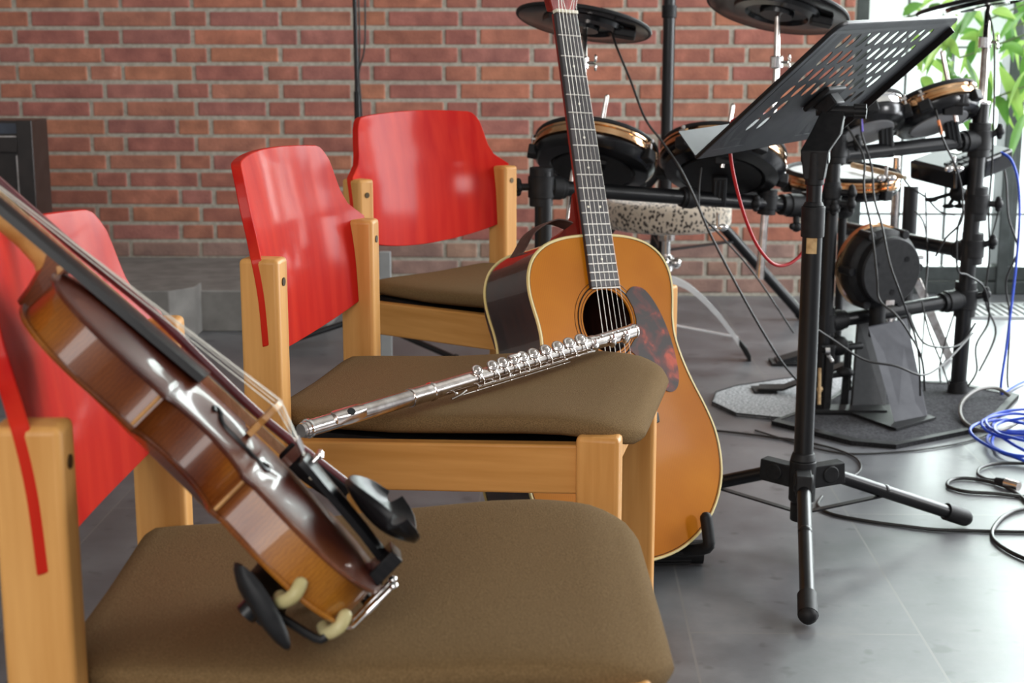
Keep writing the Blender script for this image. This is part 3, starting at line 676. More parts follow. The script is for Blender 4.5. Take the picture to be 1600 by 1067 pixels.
# bridge with pierced waist
m = MB()
bo_ = [(-.021, 0), (-.012, 0), (-.009, .005), (-.004, .0075), (.004, .0075), (.009, .005), (.012, 0), (.021, 0), (.020, .004), (.0155, .011), (.0195, .017), (.018, .024), (.019, .0285), (.010, .0335), (0, .035), (-.010, .0335), (-.019, .0285), (-.018, .024), (-.0195, .017), (-.0155, .011), (-.020, .004)]
bm_ = Matrix(((1, 0, 0, 0), (0, 0, 1, .160), (0, 1, 0, varch(.16, 0) - .001), (0, 0, 0, 1)))
m.prism(bo_, -.0026, .0026, bm_); m.build('bridge', 'ambermaple', vn, bevel=.0005, world=False)
zb_ = varch(.16, 0) + .0335
sx = [(-.0165, -.0055), (-.0055, -.0008), (.0055, -.0008), (.0165, -.0055)]
for i, (x, dz) in enumerate(sx):
    m = MB(); m.tube([(x * .48, .488, .0135), (x, .160, zb_ + dz + .001), (x * .55, .112, .0335), (x * .5, .100, .032)], .00028 + .00005 * (3 - i), 5, smooth=1); m.build('string', 'string', vn, world=False)
    m = MB(); m.tube([(x, .130, zb_ - .012), (x * .9, .120, zb_ - .016)], .0016, 6, smooth=1); m.cyl((x * .55, .108, .0335), (x * .55, .108, .043), .0022, n=10); m.ball((x * .55, .108, .0445), .0034, 10, (1, 1, .6)); m.build('fine_tuner', 'chrome', vn, world=False)
# tailpiece: narrow at the end button, broad below the bridge
m = MB(); secs = []
for t, w_, zc in ((.116, .0215, .034), (.108, .0225, .0335), (.08, .018, .030), (.04, .0125, .0255), (.012, .010, .021), (.006, .006, .020)):
    secs.append([Vector((x * w_, t, zc + .0045 * (1 - x * x))) for x in (-1, -.6, -.2, .2, .6, 1)] + [Vector((x * w_, t, zc - .0055 + .003 * (1 - x * x))) for x in (1, .6, .2, -.2, -.6, -1)])
m.loft(secs); m.build('tailpiece', 'ebony', vn, world=False)
m = MB(); m.cyl((0, .004, -.014), (0, -.006, -.014), .0045, .0055, 12); m.tube([(0.004, .012, .020), (.003, -.001, .004), (0, -.005, -.012), (-.003, -.001, .004), (-.004, .012, .020)], .001, 6, smooth=3); m.build('end_button', 'ebony', vn, world=False)
# chinrest: dished plate raised over the lower end, with two barrel clamps
A, B = [], []
for i in range(17):
    f = i / 16; x = -.058 + .118 * f; ww = .036 * math.sqrt(max(.02, 1 - abs(2 * f - 1) ** 2.6)) ; tc_ = .034 + .008 * math.sin(PI * f)
    ra, rb = [], []
    for j in range(11):
        v = -1 + 2 * j / 10; t = tc_ + v * ww; z = .033 + .012 * v * v * (1 if v < 0 else .6) + .010 * (2 * f - 1) ** 2 + .004
        ra.append(Vector((x, t, z + .003))); rb.append(Vector((x, t, z - .003)))
    A.append(ra); B.append(rb)
m = MB(); m.sheet(A, B); m.box((-.010, .010, .018), (.045, .012, .028)); crs = m.build('chinrest', 'ebony', vn, bevel=.002, world=False, smooth=60)
for x in (-.034, -.010):
    m = MB(); m.cyl((x, -.0045, -.032), (x, -.0045, .012), .0024, n=10); m.cyl((x, -.0045, -.016), (x, -.0045, -.004), .0038, n=12); m.ball((x, -.0045, .013), .004, 10)
    m.tube([(x, -.0045, -.033), (x, 0, -.037), (x, .010, -.036)], .0024, 6, smooth=3); m.build('clamp', 'chrome', crs, world=False)
# shoulder rest clipped to the back
m = MB(); secs = []
for x, tc_, wd, z, tl, th_ in ((-.116, .066, .028, -.053, .27, .004), (-.113, .066, .035, -.053, .27, .008), (-.100, .067, .037, -.056, .25, .0085), (-.07, .066, .028, -.062, .15, .008), (-.02, .062, .021, -.060, .1, .007), (.03, .058, .021, -.058, .1, .007), (.08, .060, .028, -.062, .15, .008), (.110, .064, .028, -.060, .2, .008), (.116, .066, .020, -.060, .2, .004)):
    q = []
    for k in range(16):
        a = 2 * PI * k / 16; u_, v_ = wd * math.cos(a), th_ * math.sin(a); q.append(Vector((x, tc_ + u_, z + u_ * tl + v_)))
    secs.append(q)
m.loft(secs); sr = m.build('shoulder_rest', 'blackmat', vn, world=False, smooth=60)
for x, t, xb_, tb in ((-.098, .058, -.075, .068), (-.064, .012, -.060, .058), (.099, .060, .075, .062), (.066, .014, .06, .054)):
    sg = -1 if x < 0 else 1
    m = MB(); m.tube([(xb_, tb, -.062), (xb_ + sg * .008, t + .004, -.052), (x + sg * .004, t, -.044)], .0035, 8, smooth=4); m.cyl((xb_, tb, -.074), (xb_, tb, -.056), .009, n=16); m.build('clip_arm', 'black', sr, world=False)
    m = MB(); m.tube([(x - sg * .010, t + (.002 if t > .03 else .004), -.044), (x + sg * .002, t, -.043), (x + sg * .007, t - .002, -.033), (x + sg * .003, t, -.0245)], .0055, 10, smooth=4); m.ball((x + sg * .003, t, -.0245), .0056, 10); m.ball((x - sg * .010, t + .002, -.044), .0056, 10)
    m.build('rubber_claw', 'pale_rubber', sr, world=False)

# ================================================================== bow
b0 = P(641, 836, 1.315); b1 = P(420, 661, 1.285); b2 = P(234, 484, 1.262); b3 = P(0, 285, 1.24)
dirb = (b3 - b1).normalized(); b4 = b3 + dirb * .10
bw = thing('violin_bow', 'violin bow with reddish-purple stick and tan hair leaning behind the violin', 'bow', b0)
stick = [b0 + (b1 - b0) * .10, b0.lerp(b1, .5) + Vector((0, 0, .001)), b1, b1.lerp(b2, .5) - Vector((0, 0, .001)), b2, b2.lerp(b3, .5) - Vector((0, 0, .002)), b3, b4]
m = MB(); m.tube(stick, (.0046, .0038), 10, smooth=4); m.build('stick', 'purplewood', bw)
hn = (Vector((VR[0][2], VR[1][2], VR[2][2])) * -1).normalized()
h0 = b1 + hn * .0125 + (b0 - b1) * .22; h1 = b2 + hn * .0115; h2 = b4 + hn * .0105
m = MB(); wv_ = (Vector((VR[0][0], VR[1][0], VR[2][0])) * .6 + hn * .8).normalized() * .0052; hn2 = wv_.cross(b1 - b0).normalized()
m.loft([[p - wv_ + hn2 * .0008, p + wv_ + hn2 * .0008, p + wv_ - hn2 * .0008, p - wv_ - hn2 * .0008] for p in (h0, h1, h2)]); m.build('bow_hair', 'tan', bw, smooth=0)
f0 = b1 + (b0 - b1) * .16; f1 = b0 + (b1 - b0) * .42; ax = (f1 - f0).normalized()
m = MB(); wn = Vector((VR[0][0], VR[1][0], VR[2][0])) * .006
m.loft([[p - wn, p + wn, p + wn + hn * hh, p - wn + hn * hh] for p, hh in ((f0, .017), (f0.lerp(f1, .15), .0215), (f0.lerp(f1, .5), .0215), (f0.lerp(f1, .9), .020), (f1, .012))]); frg = m.build('frog', 'ebony', bw, bevel=.0015)
m = MB(); q = f0 + ax * .004; m.loft([[p - wn * 1.12, p + wn * 1.12, p + wn * 1.12 + hn * .0225, p - wn * 1.12 + hn * .0225] for p in (q, q + ax * .010)]); m.build('ferrule', 'silver', frg)
m = MB(); q = f0.lerp(f1, .5); m.cyl(q - wn * 1.05 + hn * .012, q + wn * 1.05 + hn * .012, .004, n=14); m.build('pearl_eye', 'bone', frg)
m = MB(); ab = (b0 - b1).normalized(); m.cyl(b0 - ab * .018, b0 - ab * .011, .0052, n=12); m.cyl(b0 - ab * .005, b0 + ab * .002, .0052, n=12); m.build('silver_button', 'chrome', bw)
m = MB(); m.cyl(b0 - ab * .011, b0 - ab * .005, .0049, n=12); m.build('button_ring', 'ebony', bw)

# ================================================================== flute
F0 = G(470, 673, .4600); F1 = G(990, 517, .4790); FL = (F1 - F0).length; fa = (F1 - F0) / FL
def ft(px):            # distance along the flute below a picture column
    a, b = 0., FL
    for _ in range(40):
        c = (a + b) / 2; q = F0 + fa * c - Vector((0, 0, H)); x = 800 + FPX * q.dot(_rt) / q.dot(_fw)
        if x < px: a = c
        else: b = c
    return (a + b) / 2
toc = (Vector((0, 0, H)) - F0).normalized(); kk = (Vector((0, 0, 1)) * .8 + toc * .55); kk = (kk - fa * kk.dot(fa)).normalized(); nn = fa.cross(kk); nn = -nn if nn.dot(toc) < 0 else nn
flu = thing('flute', 'silver flute lying diagonally across the seat of the middle chair', 'flute', F0)
FM = Matrix((nn, kk, fa)).transposed().to_4x4(); FM.translation = F0
rt_ = .0106
m = MB(); j1 = ft(640); j2 = ft(676)
m.lathe([(0, 0), (.0082, 0), (.0088, .002), (.0088, .005), (rt_ * .96, .0055), (rt_ * .96, j1 - .004), (rt_, j1 - .003), (rt_, j1)], 28, FM); m.build('head_joint', 'silver', flu)
m = MB(); m.lathe([(rt_ * .9, .010), (rt_ + .0012, .0105), (rt_ + .0012, .0135), (rt_ * .9, .014)], 28, FM); m.build('crown_ring', 'chrome', flu)
m = MB(); m.lathe([(.0, j1), (rt_ + .0016, j1), (rt_ + .0016, j1 + .0035), (rt_ + .0006, j1 + .004), (rt_ + .0006, j2 - .005), (rt_ + .0018, j2 - .004), (rt_ + .0018, j2), (rt_, j2 + .001), (rt_, ft(918)), (rt_ + .0014, ft(918) + .001), (rt_ + .0014, ft(926)), (rt_, ft(926) + .001), (rt_, FL - .004), (rt_ + .001, FL - .0035), (rt_ + .001, FL), (rt_ - .001, FL), (rt_ - .001, FL - .03), (0, FL - .03)], 28, FM); m.build('body_tube', 'silver', flu)
# lip plate wrapped round the near and upper side, hole facing the viewer
l0, l1 = ft(517), ft(563); m = MB(); secsA, secsB = [], []
am = math.atan2(.90, .45)
for i in range(13):
    f = i / 12; z_ = l0 + (l1 - l0) * f; sp = 1.25 * (1 - .35 * abs(2 * f - 1) ** 3); ra, rb = [], []
    for j in range(15):
        a = am + sp * (-1 + 2 * j / 14); r_ = rt_ + .0016 + .0022 * math.exp(-((j - 7) / 3.2) ** 2)
        ra.append(Vector((r_ * math.cos(a), r_ * math.sin(a), z_))); rb.append(Vector(((rt_ - .001) * math.cos(a), (rt_ - .001) * math.sin(a), z_)))
    secsA.append(ra); secsB.append(rb)
m.sheet(secsA, secsB, FM); lp = m.build('lip_plate', 'silver', flu, bevel=.0006)
hz = ft(540); m = MB(); hd = Vector((math.cos(am), math.sin(am), 0)); hm = FM @ axis_matrix(hd * (rt_ + .0032) + Vector((0, 0, hz)), hd, (0, 0, 1))
m.prism([(.0058 * math.cos(a), .0048 * math.sin(a)) for a in [2 * PI * i / 20 for i in range(20)]], 0, .0009, hm); m.build('embouchure_hole', 'ebony', lp)
rod = lambda z_, dr=0: Vector((rt_ + .0042 + dr, -.0015, z_))
m = MB(); m.cyl(rod(ft(735)), rod(ft(918)), .0016, n=8, mat=FM); m.cyl(rod(ft(695), .001) + Vector((0, -.006, 0)), rod(ft(880), .001) + Vector((0, -.006, 0)), .0014, n=8, mat=FM); m.cyl(Vector((.004, rt_ + .003, ft(930))), Vector((.004, rt_ + .003, FL - .01)), .0015, n=8, mat=FM)
m.build('key_rods', 'silver', flu)
for px in (700, 737, 760, 790, 812, 846, 872, 893, 915):
    z_ = ft(px); m = MB(); m.cyl(Vector((rt_ - .002, -.001, z_)), rod(z_, .001), .0014, n=8, mat=FM); m.ball(rod(z_, .0012), .0024, 8, mat=FM); m.build('rod_post', 'chrome', flu)
keys = [(741, .0070, 0), (765, .0074, 0), (781, .0078, 0), (797, .0078, 0), (812, .0078, 1), (829, .0078, 0), (848, .0080, 0), (867, .0082, 0), (885, .0084, 0), (903, .0086, 0)]
for px, r_, off in keys:
    r_ *= 1.12; z_ = ft(px); m = MB(); c = Vector((0, rt_ + .0025, z_)); cm = FM @ axis_matrix(c + Vector((0, .0, 0)), (.25, 1, -.25), (1, 0, 0))
    m.lathe([(0, 0), (r_, 0), (r_, .0022), (r_ * .85, .0034), (r_ * .6, .0028), (r_ * .45, .0040), (0, .0046)], 22, cm)
    m.tube([FM @ (c + Vector((.003, .001, 0))), FM @ Vector((rt_ + .003, .006, z_ + .002)), FM @ rod(z_ + .004)], (.0014, .0012), 6, smooth=3)
    m.build('key', 'silver', flu)
m = MB(); z_ = ft(800); m.ball(Vector((-.002, rt_ + .008, z_)), .006, 10, (.7, .35, 2.1), FM); m.build('thumb_lever', 'silver', flu)
m = MB(); z_ = ft(760); m.tube([FM @ Vector((rt_ + .006, -.008, ft(695))), FM @ Vector((rt_ + .009, -.002, ft(705))), FM @ Vector((rt_ + .005, -.001, ft(716)))], .0016, 6, smooth=3); m.build('trill_lever', 'silver', flu)
for px, r_ in ((920, .0070), (948, .0078), (969, .0084)):
    z_ = ft(px); m = MB(); cm = FM @ axis_matrix(Vector((rt_ + .001, .001, z_)), (1, .15, 0), (0, 1, 0))
    m.lathe([(0, 0), (r_, 0), (r_, .002), (r_ * .8, .0032), (0, .0036)], 20, cm); m.tube([FM @ Vector((rt_ + .002, .006, z_)), FM @ Vector((.006, rt_ + .003, z_ + .002))], .0014, 6, smooth=1); m.build('foot_key', 'silver', flu)
for px in (932, 956, 980): m = MB(); m.ball(Vector((.004, rt_ + .003, ft(px))), .0026, 8, mat=FM); m.build('rod_post', 'chrome', flu)
# ================================================================== music stand
cx_, cy_ = .455, 2.625
ms = thing('music_stand', 'black tripod music stand with a slotted metal desk in front of the drum kit', 'music stand', (cx_, cy_, 0))
foots = [(.409, 2.262), (.776, 2.745), (.168, 2.835)]
ztop = P(1265, 262, cy_).z
m = MB(); m.cyl((cx_, cy_, .075), (cx_, cy_, P(1262, 350, cy_).z), .0175, n=24); pole = m.build('lower_pole', 'black', ms)
m = MB(); m.cyl((cx_, cy_, P(1262, 360, cy_).z), (cx_, cy_, ztop), .0135, n=24); m.build('upper_pole', 'black', ms)
zc = P(1262, 345, cy_).z
m = MB(); m.cyl((cx_, cy_, zc - .028), (cx_, cy_, zc + .026), .0205, n=24); m.cyl((cx_, cy_, zc + .026), (cx_, cy_, zc + .034), .0185, .0145, 24); m.build('collar', 'blackmat', ms, bevel=.0015)
zs = P(1256, 382, cy_).z; m = MB(); m.lathe([(.0177, zs - .014), (.0179, zs - .014), (.0179, zs + .014), (.0177, zs + .014)], 10, Matrix.Translation((cx_, cy_, 0)), -2.3, -1.25); m.build('sticker', 'gold', pole)
zh = P(1252, 752, cy_).z
m = MB(); m.cyl((cx_, cy_, zh - .035), (cx_, cy_, zh + .04), .024, n=20); m.cyl((cx_, cy_, zh + .04), (cx_, cy_, zh + .055), .0235, .019, 20); m.build('hub', 'blackmat', ms, bevel=.002)
m = MB(); m.cyl((cx_, cy_, .052), (cx_, cy_, .085), .020, n=20); m.build('lower_hub', 'blackmat', ms, bevel=.002)
for x, y in foots:
    d = Vector((x - cx_, y - cy_, 0)); L_ = d.length; d.normalize(); a = Vector((cx_, cy_, zh + .012)) + d * .05; b = Vector((x, y, .022))
    m = MB(); m.tube([a, a.lerp(b, .5), b], .0125, 14, smooth=1); lg = m.build('leg', 'black', ms)
    m = MB(); m.beam(Vector((cx_, cy_, zh + .008)) + d * .012, a + d * .03, .028, .040, (0, 0, 1)); m.cyl(a + Vector((-d.y, d.x, 0)) * .017, a - Vector((-d.y, d.x, 0)) * .017, .016, n=16); m.build('leg_bracket', 'blackmat', lg, bevel=.002)
    m = MB(); v = (b - a).normalized(); m.cyl(b - v * .035, b + v * .012, .0165, n=20); m.ball(b + v * .010, .0162, 14, (1, 1, 1)); m.build('rubber_foot', 'blackmat', lg)
    m = MB(); c = a.lerp(b, .42); m.beam(Vector((cx_, cy_, .066)) + d * .012, c - Vector((0, 0, .008)), .012, .003, (0, 0, 1)); m.ball(c + Vector((0, 0, .002)), .0135, 10, (1, 1, .9)); m.build('brace', 'black', lg)
# desk
TR = [[-0.5918516933788549, 0.6006769303797148, -0.5374930681917534], [-0.8055707266321495, -0.4637122129101206, 0.3688180960735924], [-0.027701578257072035, 0.6512742962128952, 0.7583366097284673]]
TM = Matrix(TR).to_4x4(); TM.translation = Vector((.3865, 2.7517, .7164)); W_, Hh_ = .48, .34
m = MB(); nx_, ny_ = 12, 7; mw, mh = .018, .022; cw, chh = (W_ - 2 * mw) / nx_, (Hh_ - 2 * mh) / ny_; K = 16
def sq(a, w_, h_):
    c, s = math.cos(a), math.sin(a); k = 1 / max(abs(c), abs(s)); return (c * k * w_ / 2, s * k * h_ / 2)
for i in range(nx_):
    for j in range(ny_):
        X_, Y_ = -W_ / 2 + mw + cw * (i + .5), mh + chh * (j + .5)
        hole = (3 <= j and 1 <= i <= 10) or (j in (1, 2) and i in (1, 2, 9, 10))
        if not hole:
            m.add([(X_ - cw / 2, Y_ - chh / 2, 0), (X_ + cw / 2, Y_ - chh / 2, 0), (X_ + cw / 2, Y_ + chh / 2, 0), (X_ - cw / 2, Y_ + chh / 2, 0)], [(0, 1, 2, 3)], TM); continue
        ang = [PI / 4 * q / 2 for q in range(K)]
        o_ = [sq(a, cw, chh) for a in ang]; n_ = [(.0098 * math.cos(a), .0180 * math.sin(a)) for a in ang]
        m.add([(X_ + x, Y_ + y, 0) for x, y in o_ + n_], [(q, (q + 1) % K, K + (q + 1) % K, K + q) for q in range(K)], TM)
def q4(a, b, c, d): m.add([(*p, 0) if len(p) == 2 else p for p in (a, b, c, d)], [(0, 1, 2, 3)], TM)
x0, x1, y0, y1 = -W_ / 2, W_ / 2, 0, Hh_
q4((x0, y0), (x1, y0), (x1, y0 + mh), (x0, y0 + mh)); q4((x0, y0 + mh), (x0 + mw, y0 + mh), (x0 + mw, y1 - mh), (x0, y1 - mh)); q4((x1 - mw, y0 + mh), (x1, y0 + mh), (x1, y1 - mh), (x1 - mw, y1 - mh))
rc = [(x1, y1 - mh), (x1 - .003, y1 - .010), (x1 - .010, y1 - .003), (x1 - mh, y1), (x0 + mh, y1), (x0 + .010, y1 - .003), (x0 + .003, y1 - .010), (x0, y1 - mh)]
m.add([(x, y, 0) for x, y in rc], [tuple(range(8))], TM)
desk = m.build('desk', 'traygrey', ms, smooth=0); so = desk.modifiers.new('thick', 'SOLIDIFY'); so.thickness = .0014; so.offset = 0
wl = desk.modifiers.new('weld', 'WELD'); wl.merge_threshold = .0003
desk.modifiers.move(1, 0)
m = MB(); m.tube([TM @ Vector((x, y, .003)) for x, y in [(x0, 0)] + [(x0, y1 - mh)] + rc[::-1][1:-1] + [(x1, y1 - mh)] + [(x1, 0)]], .0035, 6, smooth=1); m.build('rolled_edge', 'black', desk)
m = MB(); m.add([(x0, 0, -.0007), (x1, 0, -.0007), (x1, 0, .058), (x0, 0, .058), (x0, .0015, -.0007), (x1, .0015, -.0007), (x1, .0015, .058), (x0, .0015, .058)], [(0, 1, 2, 3), (7, 6, 5, 4), (0, 4, 5, 1), (1, 5, 6, 2), (2, 6, 7, 3), (3, 7, 4, 0)], TM)
m.build('ledge', 'traygrey', ms, smooth=0)
m = MB(); m.box((x0 + .001, (y0 + y1) / 2 - .008, -.006), (.002, y1 - y0 - .03, .013), TM); m.build('side_flange', 'black', desk, smooth=0)
m = MB(); m.box((0, .145, -.006), (.070, .062, .009), TM); m.box((0, .145, -.020), (.034, .040, .024), TM); m.build('desk_bracket', 'blackmat', ms, bevel=.003)
kb = TM @ Vector((0, .145, -.034)); pt_ = Vector((cx_, cy_, ztop))
m = MB()
sd = (kb - pt_).normalized().cross(Vector((0, 0, 1))); sd = Vector((.9, -.3, 0)).normalized()
dd = Vector((-.3, -.9, 0)).normalized()
m.loft([[p + sd * (w2 * a_) + dd * (h2 * b_) for a_, b_ in ((-1, -1), (1, -1), (1, 1), (-1, 1))] for p, w2, h2 in ((pt_ - Vector((0, 0, .02)), .017, .014), (pt_ + Vector((0, 0, .03)), .024, .015), (pt_.lerp(kb, .6), .026, .014), (kb, .020, .012))])
m.cyl(pt_ - Vector((0, 0, .03)), pt_ + Vector((0, 0, .028)), .0165, n=20)
m.build('tilt_arm', 'blackmat', ms, bevel=.002)
m = MB(); c = pt_ + Vector((0, 0, .018)); m.cyl(c - sd * .024, c + sd * .024, .011, n=18); m.build('pivot_bolt', 'traygrey', ms, bevel=.002)
m = MB(); m.cyl(kb - sd * .03, kb + sd * .05, .0095, n=14); c = kb + sd * .045
for i in range(6): a = PI * i / 3; m.cyl(c + Vector((0, math.cos(a), math.sin(a))) * .008 - sd * .01, c + Vector((0, math.cos(a), math.sin(a))) * .008 + sd * .01, .006, n=10)
m.build('star_knob', 'blackmat', ms)

# ================================================================== drum rack
rk = thing('drum_rack', 'black tubular drum rack standing on carpet in front of the glazing', 'drum rack', (P(1290, 500, 3.62).x, 3.62, 0))
def sleeve(c, d, l_=.06, r_=.025, name='tube_clamp', knob=None):
    c = Vector(c); d = Vector(d).normalized(); m = MB(); m.cyl(c - d * l_ / 2, c + d * l_ / 2, r_, n=20); m.cyl(c - d * l_ * .28, c + d * l_ * .28, r_ * 1.12, n=20)
    if knob is not None:
        k_ = Vector(knob).normalized(); side = k_.cross(d).normalized()
        m.cyl(c, c + k_ * (r_ + .022), .008, n=10); e_ = c + k_ * (r_ + .026)
        m.ball(e_, .013, 10, (1, 1, 1)); 
        for s in (-1, 1): m.ball(e_ + d * (s * .012), .0085, 8)
    return m.build(name, 'blackmat', rk, bevel=.0015)
A0 = Vector((P(1285, 560, 3.62).x, 3.62, .010)); A1 = P(1304, 208, 3.62)
B0 = G(1496, 612, .010); B1 = P(1534, 162, 3.82)
L0 = Vector((P(849, 300, 3.30).x, 3.30, 0)); L1 = P(849, 268, 3.30)
TL0, TL1 = P(836, 291, 3.30), P(1255, 322, 3.60)
UR0, UR1 = P(1306, 243, 3.64), P(1524, 219, 3.81)
LR0, LR1 = P(1288, 504, 3.63), P(1500, 468, 3.81)
BK0, BK1 = P(1296, 352, 4.25), P(1506, 392, 3.84)
for nm, a, b, r_ in (('post', A0, A1, .0185), ('post', B0, B1, .0200), ('post', L0, L1, .0190), ('crossbar', TL0, TL1, .0170), ('crossbar', UR0, UR1, .0180), ('crossbar', LR0, LR1, .0180), ('crossbar', BK0, BK1, .0185)):
    m = MB(); m.cyl(a, b, r_, n=24); m.build(nm, 'black', rk)
m = MB(); a = P(1424, 290, 4.30); m.cyl((a.x, a.y, 0), a, .021, n=20); m.build('post', 'black', rk)
for p, c in ((A0, .03), (B0, .03), (L0, .03)):
    m = MB(); m.cyl((p.x, p.y, p.z), (p.x, p.y, .04), .026, .024, 20); m.build('rubber_foot', 'blackmat', rk)
m = MB(); m.cyl(L1, L1 + Vector((0, 0, .006)), .021, n=20); m.cyl(A1, A1 + Vector((0, 0, .006)), .020, n=20)
m2 = MB(); m2.cyl(B1, B1 + Vector((0, 0, .005)), .0215, n=20); m2.build('post_cap', 'chrome', rk)
ud = (UR1 - UR0).normalized(); td = (TL1 - TL0).normalized()
sleeve(TL0 + td * .015, (0, 0, 1), .085, .026, knob=(-1, -.2, .0)); sleeve(TL0 + td * .05, td, .045, .0235)
for f in (.55,): sleeve(TL0.lerp(TL1, f), td, .04, .0225)
sleeve(TL1 - td * .02, td, .09, .025, knob=(0, -.3, -1))
sleeve(P(1199, 315, 3.56), (0.06, 0, 1), .06, .022, knob=(-.6, -.7, 0))
sleeve(TL1 + td * .025, (0, 0, 1), .07, .026, knob=(1, -.3, 0))
sleeve(UR0, ud, .05, .0235); sleeve(P(1307, 232, 3.62), (0, 0, 1), .07, .0235, knob=(1, -.2, .3)); sleeve(P(1298, 300, 3.62), (0, 0, 1), .05, .0235, knob=(1, -.3, 0)); sleeve(P(1297, 318, 3.62), (0, 0, 1), .04, .0235, knob=(1, -.3, 0))
sleeve(UR1 - ud * .02, ud, .06, .0245); sleeve(UR1 + ud * .012, (0, 0, 1), .085, .027, knob=(.9, -.1, .4)); sleeve(P(1526, 318, 3.82), (0, 0, 1), .085, .0265, knob=(1, -.2, 0)); sleeve(P(1519, 388, 3.82), (0, 0, 1), .08, .0265, knob=(1, -.3, .4))
sleeve(BK1, (BK1 - BK0), .05, .024)
ld = (LR1 - LR0).normalized(); sleeve(LR0 + ld * .03, ld, .06, .0235); sleeve(LR0, (0, 0, 1), .08, .025); sleeve(LR1 - ld * .03, ld, .06, .0245); sleeve(P(1508, 467, 3.82), (0, 0, 1), .09, .027, knob=(1, -.3, .3))

# ------------------------------------------------ pads
def pad(name, label, c, nrm, R, bottom='blackmat', head='traygrey', hoop='copper', rod=None, lugs=5, group=None, depth=.062, lugphase=.4):
    t = thing(name, label, 'drum pad', c, 0, group); T_ = axis_matrix(c, nrm, (1, 0, 0))
    m = MB(); m.lathe([(0, -.002), (R * .93, -.002), (R * .93, -.006), (0, -.006)], 40, T_); m.build('head', head, t)
    m = MB(); m.tube([T_ @ Vector((R * .97 * math.cos(a), R * .97 * math.sin(a), .001)) for a in [2 * PI * i / 40 for i in range(40)]], .006, 8, True, 1); m.build('rubber_rim', 'blackmat', t)
    m = MB(); m.lathe([(R * .95, -.004), (R * .995, -.005), (R * 1.0, -.010), (R * .975, -.013), (R * .975, -.021), (R * 1.01, -.024), (R * 1.01, -.029), (R * .95, -.030)], 48, T_); m.build('hoop', hoop, t)
    m = MB(); m.lathe([(0, -.030), (R * .97, -.030), (R * 1.0, -.036), (R * .98, -depth * .72), (R * .90, -depth * .92), (R * .70, -depth), (R * .66, -depth + .004), (0, -depth + .004)], 48, T_); sh = m.build('shell', 'blackgloss', t, smooth=35)
    m = MB(); m.lathe([(0, -depth + .0035), (R * .64, -depth + .0035), (R * .64, -depth - .001), (0, -depth - .001)], 40, T_); m.build('underside', bottom, t)
    for i in range(lugs):
        a = 2 * PI * i / lugs + lugphase; q = T_ @ Matrix.Rotation(a, 4, 'Z')
        m = MB(); m.box((R * 1.005, 0, -.040), (.022, .030, .026), q); m.build('lug', 'blackmat', sh, bevel=.003)
        m = MB(); m.cyl((R * 1.03, 0, -.035), (R * 1.03, 0, -.006), .0028, n=8, mat=q); m.cyl((R * 1.03, 0, -.008), (R * 1.03, 0, -.001), .0052, n=8, mat=q); m.box((R * 1.01, 0, -.012), (.014, .016, .004), q); m.build('tension_rod', 'chrome', sh)
    if rod:
        a_, b_ = rod; m = MB(); m.cyl(a_, b_, .0058, .0052, 12); m.ball(b_, .0052, 8); m.build('mounting_rod', 'silver', t)
        mid = Vector(a_).lerp(Vector(b_), .25); m = MB(); m.box(tuple(mid), (.045, .03, .05)); m.cyl(mid + Vector((.0, -.014, 0)), mid + Vector((.035, -.02, 0)), .004, n=8); m.build('rod_bracket', 'blackmat', t, bevel=.004)
    return t
def clampto(t, a, b, w_=.034):      # ribbed bracket between a pad and the tube below it
    a, b = Vector(a), Vector(b); m = MB(); m.beam(a, b, w_, .022, (0, 1, 0)); cl_ = m.build('clamp', 'blackmat', t, bevel=.004)
    for s in (-1, 0, 1): 
        m = MB(); off = Vector((s * w_ * .3, -.0125, 0)); m.beam(a.lerp(b, .15) + off, a.lerp(b, .85) + off, .0025, .003, (0, 1, 0)); m.build('rib', 'traygrey', cl_, smooth=0)
    m = MB(); m.cyl(b - Vector((.0, 0, .018)), b - Vector((0, 0, .05)), .004, n=10); 
    for s in (-1, 1): m.ball(b + Vector((s * .012, -.002, -.05)), .010, 10, (1.2, .4, .9))
    m.build('wing_nut', 'chrome', cl_)
c = P(932, 228, 3.46); t = pad('tom_pad', 'black drum pad furthest left on the rack, directly behind the guitar neck', c, (.15, .47, .87), .141, rod=(P(926, 268, 3.38), P(948, 151, 3.40)), lugphase=.7)
clampto(t, P(933, 262, 3.42), P(930, 300, 3.37))
c = P(1130, 238, 3.52); t = pad('tom_pad', 'black drum pad second from the left, behind the lower corner of the music desk', c, (.12, .50, .86), .146, rod=(P(1128, 262, 3.42), P(1145, 165, 3.44)), lugphase=.2)
clampto(t, P(1125, 275, 3.48), P(1122, 322, 3.50))
c = P(1455, 158, 3.78); t = pad('tom_pad', 'black drum pad with copper hoop and grey underside, right of the music desk', c, (-.26, .40, .87), .112, bottom='drumgrey', rod=(P(1494, 190, 3.68), P(1472, 82, 3.70)), lugphase=.45)
clampto(t, P(1482, 172, 3.76), P(1492, 232, 3.78))
c = P(1344, 172, 3.72); t = pad('tom_pad', 'black drum pad with grey underside, partly hidden behind the music desk', c, (-.22, .44, .87), .104, bottom='drumgrey', hoop='chrome', lugphase=.9)
clampto(t, P(1383, 190, 3.70), P(1386, 246, 3.70))
c = P(1316, 268, 4.02); t = pad('snare_pad', 'white-topped snare pad with brass-toned hoop and a drumstick lying on it', c, (0.02, -.08, 1), .150, head='whitehead', lugs=6, lugphase=-.9)
m = MB(); p = P(1370, 330, 4.02); m.cyl((p.x - .09, p.y, 0.02), (p.x - .09, p.y, p.z + .06), .011, n=14); m.ball((p.x - .09, p.y, p.z), .03, 12, (1, 1, .7)); m.build('stand_post', 'blackmat', t)
ds = thing('drumstick', 'pale wooden drumstick lying on the white snare pad', 'drumstick', P(1345, 262, 3.95))
